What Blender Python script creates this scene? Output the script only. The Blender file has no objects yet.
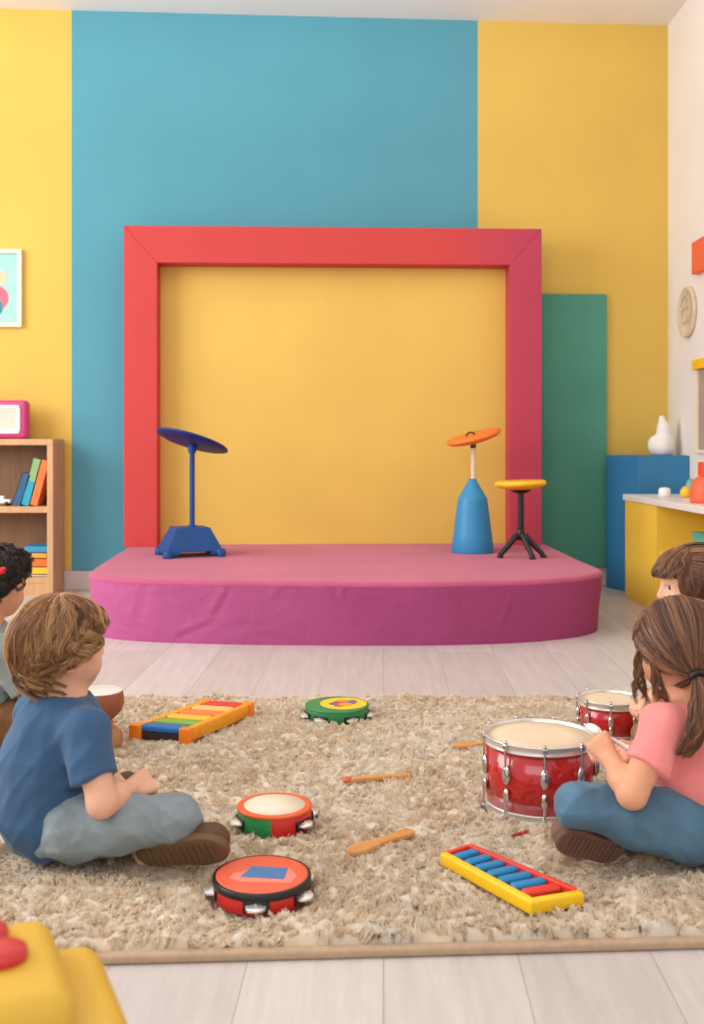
import bpy, bmesh, math, random
import numpy as np
from mathutils import Vector, Matrix

random.seed(7)
rng = np.random.default_rng(11)
PI = math.pi
COL = bpy.context.scene.collection
FPX, HY, EYE = 1050.0, 442.0, 0.9          # focal length in pixels, horizon row, eye height


def P(px, py, d):                           # point seen at (px,py) standing d metres away
    return Vector(((px - 352) / FPX * d, d, EYE - (py - HY) / FPX * d))


def F(px, py, z=0.0):                       # point of height z seen at (px,py)
    d = FPX * (EYE - z) / (py - HY)
    return Vector(((px - 352) / FPX * d, d, z))


# ------------------------------------------------------------------ materials
def lin(c):
    c = c / 255.0
    return c / 12.92 if c <= 0.04045 else ((c + 0.055) / 1.055) ** 2.4


def rgb(t):
    return (lin(t[0]), lin(t[1]), lin(t[2]), 1.0)


def nodes_of(name):
    m = bpy.data.materials.new(name)
    m.use_nodes = True
    nt = m.node_tree
    return m, nt, nt.nodes['Principled BSDF']


def mat(name, col, rough=0.5, var=0.06, scale=6.0, bump=0.0, bscale=80.0, metal=0.0, coat=0.0,
        sss=0.0, sheen=0.0, stretch=None, spec=0.5):
    m, nt, b = nodes_of(name)
    N, L = nt.nodes, nt.links
    tc = N.new('ShaderNodeTexCoord')
    vec = tc.outputs['Object']
    if stretch:
        mp = N.new('ShaderNodeMapping')
        mp.inputs['Scale'].default_value = stretch
        L.new(vec, mp.inputs['Vector'])
        vec = mp.outputs['Vector']
    nz = N.new('ShaderNodeTexNoise')
    nz.inputs['Scale'].default_value = scale
    nz.inputs['Detail'].default_value = 4
    L.new(vec, nz.inputs['Vector'])
    rp = N.new('ShaderNodeValToRGB')
    c = rgb(col)
    rp.color_ramp.elements[0].position = 0.3
    rp.color_ramp.elements[1].position = 0.7
    rp.color_ramp.elements[0].color = tuple(x * (1 - var) for x in c[:3]) + (1,)
    rp.color_ramp.elements[1].color = tuple(min(1, x * (1 + var)) for x in c[:3]) + (1,)
    L.new(nz.outputs['Fac'], rp.inputs['Fac'])
    L.new(rp.outputs['Color'], b.inputs['Base Color'])
    b.inputs['Roughness'].default_value = rough
    b.inputs['Metallic'].default_value = metal
    b.inputs['Coat Weight'].default_value = coat
    b.inputs['Specular IOR Level'].default_value = spec
    if sheen:
        b.inputs['Sheen Weight'].default_value = sheen
    if sss:
        b.inputs['Subsurface Weight'].default_value = sss
        b.inputs['Subsurface Radius'].default_value = (0.012, 0.005, 0.003)
        b.inputs['Subsurface Scale'].default_value = 0.6
    if bump:
        n2 = N.new('ShaderNodeTexNoise')
        n2.inputs['Scale'].default_value = bscale
        n2.inputs['Detail'].default_value = 3
        L.new(vec, n2.inputs['Vector'])
        bp = N.new('ShaderNodeBump')
        bp.inputs['Strength'].default_value = bump
        bp.inputs['Distance'].default_value = 0.004
        L.new(n2.outputs['Fac'], bp.inputs['Height'])
        L.new(bp.outputs['Normal'], b.inputs['Normal'])
    return m


def mat_stripes():
    m, nt, b = nodes_of('painted_stripes')
    N, L = nt.nodes, nt.links
    tc = N.new('ShaderNodeTexCoord')
    sx = N.new('ShaderNodeSeparateXYZ')
    L.new(tc.outputs['Object'], sx.inputs[0])
    g1 = N.new('ShaderNodeMath'); g1.operation = 'GREATER_THAN'; g1.inputs[1].default_value = -1.712
    g2 = N.new('ShaderNodeMath'); g2.operation = 'LESS_THAN'; g2.inputs[1].default_value = 0.787
    L.new(sx.outputs['X'], g1.inputs[0]); L.new(sx.outputs['X'], g2.inputs[0])
    mu = N.new('ShaderNodeMath'); mu.operation = 'MULTIPLY'
    L.new(g1.outputs[0], mu.inputs[0]); L.new(g2.outputs[0], mu.inputs[1])
    mx = N.new('ShaderNodeMix'); mx.data_type = 'RGBA'
    L.new(mu.outputs[0], mx.inputs['Factor'])
    mx.inputs['A'].default_value = rgb((221, 187, 92))
    mx.inputs['B'].default_value = rgb((88, 157, 176))
    nz = N.new('ShaderNodeTexNoise'); nz.inputs['Scale'].default_value = 2.2; nz.inputs['Detail'].default_value = 5
    L.new(tc.outputs['Object'], nz.inputs['Vector'])
    mr = N.new('ShaderNodeMapRange')
    mr.inputs['To Min'].default_value = 0.93; mr.inputs['To Max'].default_value = 1.07
    L.new(nz.outputs['Fac'], mr.inputs['Value'])
    m2 = N.new('ShaderNodeMix'); m2.data_type = 'RGBA'; m2.blend_type = 'MULTIPLY'; m2.inputs['Factor'].default_value = 1
    L.new(mx.outputs['Result'], m2.inputs['A'])
    cb = N.new('ShaderNodeCombineColor')
    for i in range(3):
        L.new(mr.outputs[0], cb.inputs[i])
    L.new(cb.outputs[0], m2.inputs['B'])
    L.new(m2.outputs['Result'], b.inputs['Base Color'])
    b.inputs['Roughness'].default_value = 0.75
    b.inputs['Specular IOR Level'].default_value = 0.25
    n2 = N.new('ShaderNodeTexNoise'); n2.inputs['Scale'].default_value = 60
    L.new(tc.outputs['Object'], n2.inputs['Vector'])
    bp = N.new('ShaderNodeBump'); bp.inputs['Strength'].default_value = 0.08; bp.inputs['Distance'].default_value = 0.003
    L.new(n2.outputs['Fac'], bp.inputs['Height']); L.new(bp.outputs['Normal'], b.inputs['Normal'])
    return m


def mat_planks():
    m, nt, b = nodes_of('whitewashed_planks')
    N, L = nt.nodes, nt.links
    tc = N.new('ShaderNodeTexCoord')
    mp = N.new('ShaderNodeMapping'); mp.inputs['Rotation'].default_value = (0, 0, PI / 2 + 0.03)
    L.new(tc.outputs['Object'], mp.inputs['Vector'])
    br = N.new('ShaderNodeTexBrick')
    br.offset = 0.37
    br.inputs['Scale'].default_value = 1.0
    br.inputs['Brick Width'].default_value = 1.5
    br.inputs['Row Height'].default_value = 0.235
    br.inputs['Mortar Size'].default_value = 0.0016
    br.inputs['Mortar Smooth'].default_value = 0.4
    br.inputs['Color1'].default_value = rgb((206, 199, 197))
    br.inputs['Color2'].default_value = rgb((194, 185, 182))
    br.inputs['Mortar'].default_value = rgb((166, 157, 154))
    L.new(mp.outputs[0], br.inputs['Vector'])
    m2 = N.new('ShaderNodeMapping'); m2.inputs['Scale'].default_value = (14, 1.2, 1)
    m2.inputs['Rotation'].default_value = (0, 0, 0.03)
    L.new(tc.outputs['Object'], m2.inputs['Vector'])
    nz = N.new('ShaderNodeTexNoise'); nz.inputs['Scale'].default_value = 2.5; nz.inputs['Detail'].default_value = 8
    nz.inputs['Roughness'].default_value = 0.65
    L.new(m2.outputs[0], nz.inputs['Vector'])
    mr = N.new('ShaderNodeMapRange'); mr.inputs['From Min'].default_value = 0.3; mr.inputs['From Max'].default_value = 0.7
    mr.inputs['To Min'].default_value = 0.86; mr.inputs['To Max'].default_value = 1.06
    L.new(nz.outputs['Fac'], mr.inputs['Value'])
    cb = N.new('ShaderNodeCombineColor')
    for i in range(3):
        L.new(mr.outputs[0], cb.inputs[i])
    mx = N.new('ShaderNodeMix'); mx.data_type = 'RGBA'; mx.blend_type = 'MULTIPLY'; mx.inputs['Factor'].default_value = 1
    L.new(br.outputs['Color'], mx.inputs['A']); L.new(cb.outputs[0], mx.inputs['B'])
    L.new(mx.outputs['Result'], b.inputs['Base Color'])
    b.inputs['Roughness'].default_value = 0.42
    b.inputs['Specular IOR Level'].default_value = 0.4
    bp = N.new('ShaderNodeBump'); bp.inputs['Strength'].default_value = 0.1; bp.inputs['Distance'].default_value = 0.002
    L.new(br.outputs['Fac'], bp.inputs['Height']); bp.invert = True
    L.new(bp.outputs['Normal'], b.inputs['Normal'])
    return m


def mat_wood(name, c1, c2, rough=0.5, axis=2, scale=3.0):
    m, nt, b = nodes_of(name)
    N, L = nt.nodes, nt.links
    tc = N.new('ShaderNodeTexCoord')
    mp = N.new('ShaderNodeMapping')
    s = [14, 14, 14]; s[axis] = 1.0
    mp.inputs['Scale'].default_value = s
    L.new(tc.outputs['Object'], mp.inputs['Vector'])
    nz = N.new('ShaderNodeTexNoise'); nz.inputs['Scale'].default_value = scale; nz.inputs['Detail'].default_value = 6
    L.new(mp.outputs[0], nz.inputs['Vector'])
    rp = N.new('ShaderNodeValToRGB')
    rp.color_ramp.elements[0].color = rgb(c1); rp.color_ramp.elements[0].position = 0.3
    rp.color_ramp.elements[1].color = rgb(c2); rp.color_ramp.elements[1].position = 0.7
    L.new(nz.outputs['Fac'], rp.inputs['Fac'])
    L.new(rp.outputs['Color'], b.inputs['Base Color'])
    b.inputs['Roughness'].default_value = rough
    return m


def mat_tone(name, dark, mid, light, rough=0.5, sheen=0.0, spec=0.5, nscale=4.0, nmix=0.35, sss=False):
    """colour from the per-strand attribute 'tone' mixed with a soft noise"""
    m, nt, b = nodes_of(name)
    N, L = nt.nodes, nt.links
    at = N.new('ShaderNodeAttribute'); at.attribute_name = 'tone'
    tc = N.new('ShaderNodeTexCoord')
    nz = N.new('ShaderNodeTexNoise'); nz.inputs['Scale'].default_value = nscale; nz.inputs['Detail'].default_value = 3
    L.new(tc.outputs['Object'], nz.inputs['Vector'])
    mx = N.new('ShaderNodeMix'); mx.data_type = 'FLOAT'; mx.inputs['Factor'].default_value = nmix
    L.new(at.outputs['Fac'], mx.inputs['A']); L.new(nz.outputs['Fac'], mx.inputs['B'])
    rp = N.new('ShaderNodeValToRGB')
    rp.color_ramp.elements[0].color = rgb(dark); rp.color_ramp.elements[0].position = 0.15
    rp.color_ramp.elements[1].color = rgb(light); rp.color_ramp.elements[1].position = 0.85
    e = rp.color_ramp.elements.new(0.5); e.color = rgb(mid)
    L.new(mx.outputs['Result'], rp.inputs['Fac'])
    L.new(rp.outputs['Color'], b.inputs['Base Color'])
    b.inputs['Roughness'].default_value = rough
    b.inputs['Sheen Weight'].default_value = sheen
    b.inputs['Specular IOR Level'].default_value = spec
    if sss:                                  # light passes through the thin fibres
        tr = N.new('ShaderNodeBsdfTranslucent'); L.new(rp.outputs['Color'], tr.inputs['Color'])
        ms = N.new('ShaderNodeMixShader'); ms.inputs[0].default_value = 0.42
        L.new(b.outputs[0], ms.inputs[1]); L.new(tr.outputs[0], ms.inputs[2])
        L.new(ms.outputs[0], N['Material Output'].inputs['Surface'])
    return m


# ------------------------------------------------------------------ mesh collector
class MB:
    def __init__(s):
        s.v, s.f, s.mi, s.sm = [], [], [], []

    def add(s, verts, faces, mi=0, smooth=False):
        o = len(s.v)
        s.v += [tuple(v) for v in verts]
        for f in faces:
            s.f.append([i + o for i in f]); s.mi.append(mi); s.sm.append(smooth)
        return s

    def bm(s, b, mi=0, smooth=False):
        b.verts.index_update()
        s.add([v.co.copy() for v in b.verts], [[v.index for v in f.verts] for f in b.faces], mi, smooth)
        b.free()
        return s

    def box(s, c, size, bev=0.0, rot=None, mi=0, seg=2, smooth=False, taper=None):
        b = bmesh.new()
        bmesh.ops.create_cube(b, size=1)
        for v in b.verts:
            v.co = Vector((v.co.x * size[0], v.co.y * size[1], v.co.z * size[2]))
            if taper and v.co.z > 0:
                v.co.x *= taper[0]; v.co.y *= taper[1]
        if bev:
            bmesh.ops.bevel(b, geom=b.edges[:], offset=bev, segments=seg, affect='EDGES', profile=0.5)
        M = Matrix.Translation(Vector(c)) @ (rot.to_4x4() if rot else Matrix.Identity(4))
        bmesh.ops.transform(b, matrix=M, verts=b.verts)
        return s.bm(b, mi, smooth or bev > 0 and seg > 2)

    def prism(s, poly, z0, z1, bev=0.0, mi=0, seg=2, M=None, smooth=False):
        b = bmesh.new()
        lo = [b.verts.new((p[0], p[1], z0)) for p in poly]
        hi = [b.verts.new((p[0], p[1], z1)) for p in poly]
        n = len(poly)
        b.faces.new(lo[::-1]); b.faces.new(hi)
        for i in range(n):
            b.faces.new((lo[i], lo[(i + 1) % n], hi[(i + 1) % n], hi[i]))
        bmesh.ops.recalc_face_normals(b, faces=b.faces)
        if bev:
            es = [e for e in b.edges if len(e.link_faces) == 2 and e.calc_face_angle(0) > 0.6]
            bmesh.ops.bevel(b, geom=es, offset=bev, segments=seg, affect='EDGES', profile=0.5)
        if M is not None:
            bmesh.ops.transform(b, matrix=M, verts=b.verts)
        return s.bm(b, mi, smooth)

    def lathe(s, prof, n=40, M=None, mi=0, smooth=True):
        vs, fs = [], []
        ring = []
        for r, z in prof:
            if r < 1e-6:
                ring.append([len(vs)]); vs.append((0, 0, z))
            else:
                ring.append(list(range(len(vs), len(vs) + n)))
                vs += [(r * math.cos(2 * PI * i / n), r * math.sin(2 * PI * i / n), z) for i in range(n)]
        for a, c in zip(ring[:-1], ring[1:]):
            for i in range(n):
                j = (i + 1) % n
                if len(a) == 1 and len(c) == 1:
                    break
                if len(a) == 1:
                    fs.append((a[0], c[j], c[i]))
                elif len(c) == 1:
                    fs.append((a[i], a[j], c[0]))
                else:
                    fs.append((a[i], a[j], c[j], c[i]))
        if M is not None:
            vs = [M @ Vector(v) for v in vs]
        return s.add(vs, fs, mi, smooth)

    def tube(s, pts, rad, n=12, mi=0, smooth=True, cap=True):
        pts = [Vector(p) for p in pts]
        if not hasattr(rad, '__len__'):
            rad = [rad] * len(pts)
        vs, fs = [], []
        up = Vector((0, 0, 1))
        t0 = (pts[1] - pts[0]).normalized()
        if abs(t0.dot(up)) > 0.95:
            up = Vector((1, 0, 0))
        nrm = (up - t0 * up.dot(t0)).normalized()
        for i, p in enumerate(pts):
            t = (pts[min(i + 1, len(pts) - 1)] - pts[max(i - 1, 0)]).normalized()
            nrm = (nrm - t * nrm.dot(t)).normalized()
            bn = t.cross(nrm)
            for k in range(n):
                a = 2 * PI * k / n
                vs.append(p + rad[i] * (math.cos(a) * nrm + math.sin(a) * bn))
        for i in range(len(pts) - 1):
            for k in range(n):
                k2 = (k + 1) % n
                fs.append((i * n + k, i * n + k2, (i + 1) * n + k2, (i + 1) * n + k))
        s.add(vs, fs, mi, smooth)
        if cap:
            s.add(vs[:n], [tuple(range(n))[::-1]], mi, False)
            s.add(vs[-n:], [tuple(range(n))], mi, False)
        return s

    def ball(s, c, r, mi=0, rot=None, u=20, v=14):
        if not hasattr(r, '__len__'):
            r = (r, r, r)
        b = bmesh.new()
        bmesh.ops.create_uvsphere(b, u_segments=u, v_segments=v, radius=1)
        M = Matrix.Translation(Vector(c)) @ (rot.to_4x4() if rot else Matrix.Identity(4)) @ Matrix.Diagonal((*r, 1))
        bmesh.ops.transform(b, matrix=M, verts=b.verts)
        return s.bm(b, mi, True)

    def build(s, name, mats, parent=None, loc=None, rotz=0.0):
        me = bpy.data.meshes.new(name)
        me.from_pydata(s.v, [], s.f)
        mats = mats if isinstance(mats, (list, tuple)) else [mats]
        for m in mats:
            me.materials.append(m)
        me.polygons.foreach_set('material_index', s.mi)
        me.polygons.foreach_set('use_smooth', s.sm)
        me.update()
        b = bmesh.new(); b.from_mesh(me)
        bmesh.ops.recalc_face_normals(b, faces=b.faces)
        b.to_mesh(me); b.free()
        return link(name, me, parent, loc, rotz)


def link(name, me, parent=None, loc=None, rotz=0.0):
    o = bpy.data.objects.new(name, me)
    COL.objects.link(o)
    if parent:
        o.parent = parent
    if loc is not None:
        o.location = loc
    o.rotation_euler = (0, 0, rotz)
    return o


def tag(o, label, cat, group=None, kind=None):
    o['label'] = label; o['category'] = cat
    if group: o['group'] = group
    if kind: o['kind'] = kind
    return o


def thing(name, label, cat, loc, rotz=0.0, group=None):
    return tag(link(name, None, None, loc, rotz), label, cat, group)


def struct(o):
    o['kind'] = 'structure'
    return o


def mesh_np(name, V, Q, material, smooth=True, tone=None, mats2=None, midx=None):
    """mesh from numpy arrays of vertices and quads"""
    me = bpy.data.meshes.new(name)
    n = len(Q); k = Q.shape[1]
    me.vertices.add(len(V)); me.vertices.foreach_set('co', np.ascontiguousarray(V, np.float32).ravel())
    me.loops.add(n * k); me.loops.foreach_set('vertex_index', np.ascontiguousarray(Q, np.int32).ravel())
    me.polygons.add(n); me.polygons.foreach_set('loop_start', np.arange(0, n * k, k, dtype=np.int32))
    me.polygons.foreach_set('use_smooth', np.full(n, smooth))
    me.materials.append(material)
    for m in (mats2 or []):
        me.materials.append(m)
    if midx is not None:
        me.polygons.foreach_set('material_index', midx.astype(np.int32))
    if tone is not None:
        a = me.attributes.new('tone', 'FLOAT', 'POINT'); a.data.foreach_set('value', tone.astype(np.float32))
    me.update(calc_edges=True)
    me.validate()
    return me


# ------------------------------------------------------------------ smooth blended volumes
class Vol:
    def __init__(s, lo, hi, h):
        s.h = h
        s.lo = np.array(lo, float)
        s.n = np.ceil((np.array(hi) - s.lo) / h).astype(int) + 1
        s.D = np.full(s.n, 0.2, np.float32)
        s.ax = [s.lo[i] + h * np.arange(s.n[i]) for i in range(3)]

    def _win(s, lo, hi):
        a = np.clip(np.floor((np.array(lo) - s.lo) / s.h).astype(int), 0, s.n)
        b = np.clip(np.ceil((np.array(hi) - s.lo) / s.h).astype(int) + 1, 0, s.n)
        sl = tuple(slice(a[i], b[i]) for i in range(3))
        X = s.ax[0][sl[0]][:, None, None]; Y = s.ax[1][sl[1]][None, :, None]; Z = s.ax[2][sl[2]][None, None, :]
        return sl, X, Y, Z

    def _mix(s, sl, d, k, sub):
        A = s.D[sl]
        d = d.astype(np.float32)
        if sub:
            d = -d
            if k <= 0:
                s.D[sl] = np.maximum(A, d)
            else:
                hh = np.clip(k - np.abs(A - d), 0, None) / k
                s.D[sl] = np.maximum(A, d) + hh * hh * k * 0.25
        elif k <= 0:
            s.D[sl] = np.minimum(A, d)
        else:
            hh = np.clip(k - np.abs(A - d), 0, None) / k
            s.D[sl] = np.minimum(A, d) - hh * hh * k * 0.25

    def cone(s, a, b, ra, rb, k=0.01, sub=False, flat=None):
        a = np.array(a, float); b = np.array(b, float)
        pad = max(ra, rb) + 0.035 + k
        sl, X, Y, Z = s._win(np.minimum(a, b) - pad, np.maximum(a, b) + pad)
        ab = b - a; L2 = max(ab @ ab, 1e-9)
        t = np.clip(((X - a[0]) * ab[0] + (Y - a[1]) * ab[1] + (Z - a[2]) * ab[2]) / L2, 0, 1)
        dx, dy, dz = X - a[0] - t * ab[0], Y - a[1] - t * ab[1], Z - a[2] - t * ab[2]
        if flat is not None:                # squash along a direction
            n, q = flat
            n = np.array(n, float); n /= np.linalg.norm(n)
            w = (dx * n[0] + dy * n[1] + dz * n[2])
            d = np.sqrt(np.maximum(dx * dx + dy * dy + dz * dz + w * w * (1 / q ** 2 - 1), 0)) - (ra + t * (rb - ra))
        else:
            d = np.sqrt(dx * dx + dy * dy + dz * dz) - (ra + t * (rb - ra))
        s._mix(sl, d, k, sub)
        return s

    def chain(s, pts, rad, k=0.01, flat=None):
        for i in range(len(pts) - 1):
            s.cone(pts[i], pts[i + 1], rad[i], rad[i + 1], k, flat=flat)
        return s

    def ell(s, c, r, R=None, k=0.01, sub=False):
        c = np.array(c, float); r = np.array(r, float)
        R = np.eye(3) if R is None else np.array(R)
        pad = r.max() + 0.035 + k
        sl, X, Y, Z = s._win(c - pad, c + pad)
        x, y, z = X - c[0], Y - c[1], Z - c[2]
        u = x * R[0][0] + y * R[1][0] + z * R[2][0]
        v = x * R[0][1] + y * R[1][1] + z * R[2][1]
        w = x * R[0][2] + y * R[1][2] + z * R[2][2]
        k0 = np.sqrt((u / r[0]) ** 2 + (v / r[1]) ** 2 + (w / r[2]) ** 2)
        k1 = np.sqrt((u / r[0] ** 2) ** 2 + (v / r[1] ** 2) ** 2 + (w / r[2] ** 2) ** 2)
        s._mix(sl, k0 * (k0 - 1) / np.maximum(k1, 1e-6), k, sub)
        return s

    def cut(s, p, n, k=0.004, within=None):
        """remove what lies beyond the plane through p along n (inside radius `within` of p)"""
        p = np.array(p, float); n = np.array(n, float); n /= np.linalg.norm(n)
        w = within or 9
        sl, X, Y, Z = s._win(p - w, p + w)
        d = (X - p[0]) * n[0] + (Y - p[1]) * n[1] + (Z - p[2]) * n[2]
        if within:
            rr = np.sqrt((X - p[0]) ** 2 + (Y - p[1]) ** 2 + (Z - p[2]) ** 2) - within
            d = -np.maximum(-d, rr)
            d = np.where(rr > 0, -1.0, d)
        A = s.D[sl]; d = d.astype(np.float32) + 0 * A
        hh = np.clip(k - np.abs(A - d), 0, None) / k
        s.D[sl] = np.maximum(A, d) + hh * hh * k * 0.25
        return s

    def wrinkle(s, amp, freq, seed=0, zs=1.0):
        r = np.random.default_rng(seed)
        m = np.abs(s.D) < 0.03
        idx = np.nonzero(m)
        p = np.stack([s.ax[i][idx[i]] for i in range(3)], 1)
        p = p * np.array([1, 1, zs])
        w = np.zeros(len(p))
        for o in range(3):
            q = p + 0.03 * np.sin(p[:, [1, 2, 0]] * freq * 0.6 + r.uniform(0, 6, 3))
            for j in range(4):
                kdir = r.normal(size=3); kdir /= np.linalg.norm(kdir)
                ph = np.sin((q @ kdir) * freq * (1.6 ** o) + r.uniform(0, 6))
                w += (1 - np.abs(ph)) ** 2 * (0.6 ** o)
        w = (w - w.mean()) / (w.std() + 1e-6)
        s.D[idx] -= (amp * np.clip(w, -2, 2.5)).astype(np.float32)
        return s

    def mesh(s):
        D, h = s.D, s.h
        S = D < 0
        c = [(i, j, k) for i in (0, 1) for j in (0, 1) for k in (0, 1)]
        n = np.array(D.shape) - 1
        cnt = np.zeros(n, np.int8)
        for i, j, k in c:
            cnt += S[i:i + n[0], j:j + n[1], k:k + n[2]]
        act = np.nonzero((cnt > 0) & (cnt < 8))
        I = np.stack(act, 1)
        acc = np.zeros((len(I), 3)); num = np.zeros(len(I))
        for a in c:
            for ax in range(3):
                if a[ax]: continue
                b = list(a); b[ax] = 1
                A = D[I[:, 0] + a[0], I[:, 1] + a[1], I[:, 2] + a[2]].astype(float)
                B = D[I[:, 0] + b[0], I[:, 1] + b[1], I[:, 2] + b[2]].astype(float)
                m = (A < 0) != (B < 0)
                t = np.where(m, A / np.where(m, A - B, 1), 0)
                for q in range(3):
                    acc[:, q] += np.where(m, a[q] + (t if q == ax else 0), 0)
                num += m
        V = s.lo + h * (I + acc / num[:, None])
        idm = np.full(n, -1, np.int64); idm[act] = np.arange(len(I))
        Q = []
        for ax in range(3):
            b, cc = (ax + 1) % 3, (ax + 2) % 3
            sl0 = [slice(None)] * 3; sl1 = [slice(None)] * 3
            sl0[ax] = slice(0, -1); sl1[ax] = slice(1, None)
            e = np.nonzero(S[tuple(sl0)] != S[tuple(sl1)])
            e = np.stack(e, 1)
            ok = (e[:, b] > 0) & (e[:, cc] > 0) & (e[:, b] < n[b]) & (e[:, cc] < n[cc])
            e = e[ok]
            ins = S[e[:, 0], e[:, 1], e[:, 2]]
            def at(db, dc):
                q = e.copy(); q[:, b] += db; q[:, cc] += dc
                return idm[q[:, 0], q[:, 1], q[:, 2]]
            quad = np.stack([at(-1, -1), at(0, -1), at(0, 0), at(-1, 0)], 1)
            quad[~ins] = quad[~ins][:, ::-1]
            Q.append(quad)
        Q = np.concatenate(Q)
        Q = Q[(Q >= 0).all(1)]
        return V, Q

    def build(s, name, material, parent=None, origin=(0, 0, 0), mats2=None, pick=None):
        V, Q = s.mesh()
        midx = None
        if pick is not None:
            midx = pick(V[Q].mean(1))
        me = mesh_np(name, V - np.array(origin), Q, material, mats2=mats2, midx=midx)
        o = link(name, me, parent)
        return o


def strands(guides, n, spread0, spread1, rad, centre, clump=0.6, pw=1.0, tip=0.25, tones=None, seed=0, jitter=0.0):
    """thin three-sided strands that follow guide curves (G,T,3) -> V, Q, tone"""
    r = np.random.default_rng(seed)
    G, T, _ = guides.shape
    t = np.linspace(0, 1, T)
    S = G * n
    g = np.repeat(guides, n, 0)
    tan = np.gradient(g, axis=1); tan /= np.linalg.norm(tan, axis=2, keepdims=True) + 1e-9
    nr = g - np.array(centre); nr -= (nr * tan).sum(2, keepdims=True) * tan
    nr /= np.linalg.norm(nr, axis=2, keepdims=True) + 1e-9
    bn = np.cross(tan, nr)
    a = r.uniform(0, 2 * PI, S); q = np.sqrt(r.uniform(0, 1, S))
    sp = spread0 + (spread1 - spread0) * t ** pw
    u = (q * np.cos(a))[:, None] * sp * 0.55; w = (q * np.sin(a))[:, None] * sp
    pos = g + u[..., None] * nr + w[..., None] * bn
    if jitter:
        ph = r.uniform(0, 6, (S, 1, 3)); fr = r.uniform(4, 11, (S, 1, 1))
        pos = pos + jitter * np.sin(fr * t[None, :, None] + ph) * t[None, :, None]
    rr = rad * (1 - (1 - tip) * t ** 2)
    V = np.empty((S, T, 3, 3))
    for k in range(3):
        al = 2 * PI * k / 3
        V[:, :, k] = pos + rr[None, :, None] * (math.cos(al) * nr + math.sin(al) * bn)
    base = (np.arange(S) * T * 3)[:, None, None] + (np.arange(T - 1) * 3)[None, :, None]
    k = np.arange(3)[None, None, :]; k2 = (k + 1) % 3
    Q = np.stack([base + k, base + k2, base + 3 + k2, base + 3 + k], -1).reshape(-1, 4)
    lt = r.uniform(0, 1, G) if tones is None else tones
    tone = np.clip(np.repeat(lt, n) * clump + (1 - clump) * r.uniform(0, 1, S), 0, 1)
    return V.reshape(-1, 3), Q, np.repeat(tone, T * 3)
# ================================================================== materials
M = {}
M['stripes'] = mat_stripes()
M['white_wall'] = mat('white_wall_paint', (236, 230, 224), 0.8, 0.02, 2, 0.05, 60)
M['ceiling'] = mat('ceiling_paint', (238, 234, 230), 0.85, 0.02, 2)
M['planks'] = mat_planks()
M['skirting'] = mat('skirting_paint', (205, 198, 190), 0.5, 0.03)
M['yellow_panel'] = mat('backdrop_yellow', (224, 190, 96), 0.75, 0.05, 1.6, 0.06, 50, spec=0.25)
M['green_panel'] = mat('panel_green', (80, 152, 132), 0.7, 0.07, 1.8, 0.05, 60, spec=0.3)
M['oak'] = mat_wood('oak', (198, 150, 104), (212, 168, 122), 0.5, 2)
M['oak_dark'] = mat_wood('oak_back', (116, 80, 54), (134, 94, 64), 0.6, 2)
M['white'] = mat('white_plastic', (240, 238, 234), 0.4, 0.02)
M['cream'] = mat('cream', (238, 226, 204), 0.6, 0.03)
M['chrome'] = mat('chrome', (215, 215, 218), 0.18, 0.02, metal=1.0)
M['black'] = mat('black_plastic', (24, 23, 26), 0.4, 0.1)
M['blue_block'] = mat('blue_block', (52, 122, 168), 0.55, 0.04, 3, spec=0.35)
M['yellow_unit'] = mat('yellow_unit', (240, 200, 72), 0.55, 0.04, 3, spec=0.35)
M['counter'] = mat('white_worktop', (235, 230, 226), 0.35, 0.03)
M['navy'] = mat('stool_navy', (22, 52, 118), 0.5, 0.06, 8, spec=0.3)
M['navy2'] = mat('stool_base_blue', (26, 76, 138), 0.5, 0.06, 8, spec=0.3)
M['orange'] = mat('stool_orange', (240, 122, 44), 0.4, 0.05)
M['sky'] = mat('cone_blue', (46, 140, 194), 0.45, 0.05)
M['syellow'] = mat('stool_yellow', (248, 196, 32), 0.4, 0.05)
M['red'] = mat('toy_red', (212, 44, 34), 0.4, 0.06)
M['coral'] = mat('coral', (240, 100, 66), 0.5, 0.04)
M['pink'] = mat('pink_plastic', (206, 70, 132), 0.4, 0.05)
M['taupe'] = mat('taupe', (172, 154, 138), 0.7, 0.04)


def mat_frame():
    """red paint that turns to magenta towards the lower right, painted on the object"""
    m, nt, b = nodes_of('frame_paint')
    N, L = nt.nodes, nt.links
    tc = N.new('ShaderNodeTexCoord'); sx = N.new('ShaderNodeSeparateXYZ')
    L.new(tc.outputs['Object'], sx.inputs[0])
    rx = N.new('ShaderNodeMapRange'); rx.inputs['From Min'].default_value = 0.55; rx.inputs['From Max'].default_value = 1.2
    L.new(sx.outputs['X'], rx.inputs['Value'])
    r1 = N.new('ShaderNodeMix'); r1.data_type = 'RGBA'
    L.new(rx.outputs[0], r1.inputs['Factor'])
    r1.inputs['A'].default_value = rgb((200, 69, 67)); r1.inputs['B'].default_value = rgb((178, 64, 94))
    nz = N.new('ShaderNodeTexNoise'); nz.inputs['Scale'].default_value = 3
    L.new(tc.outputs['Object'], nz.inputs['Vector'])
    mr = N.new('ShaderNodeMapRange'); mr.inputs['To Min'].default_value = 0.92; mr.inputs['To Max'].default_value = 1.08
    L.new(nz.outputs['Fac'], mr.inputs['Value'])
    cb = N.new('ShaderNodeCombineColor')
    for i in range(3): L.new(mr.outputs[0], cb.inputs[i])
    mx = N.new('ShaderNodeMix'); mx.data_type = 'RGBA'; mx.blend_type = 'MULTIPLY'; mx.inputs['Factor'].default_value = 1
    L.new(r1.outputs['Result'], mx.inputs['A']); L.new(cb.outputs[0], mx.inputs['B'])
    L.new(mx.outputs['Result'], b.inputs['Base Color'])
    b.inputs['Roughness'].default_value = 0.65
    b.inputs['Specular IOR Level'].default_value = 0.3
    return m


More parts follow.
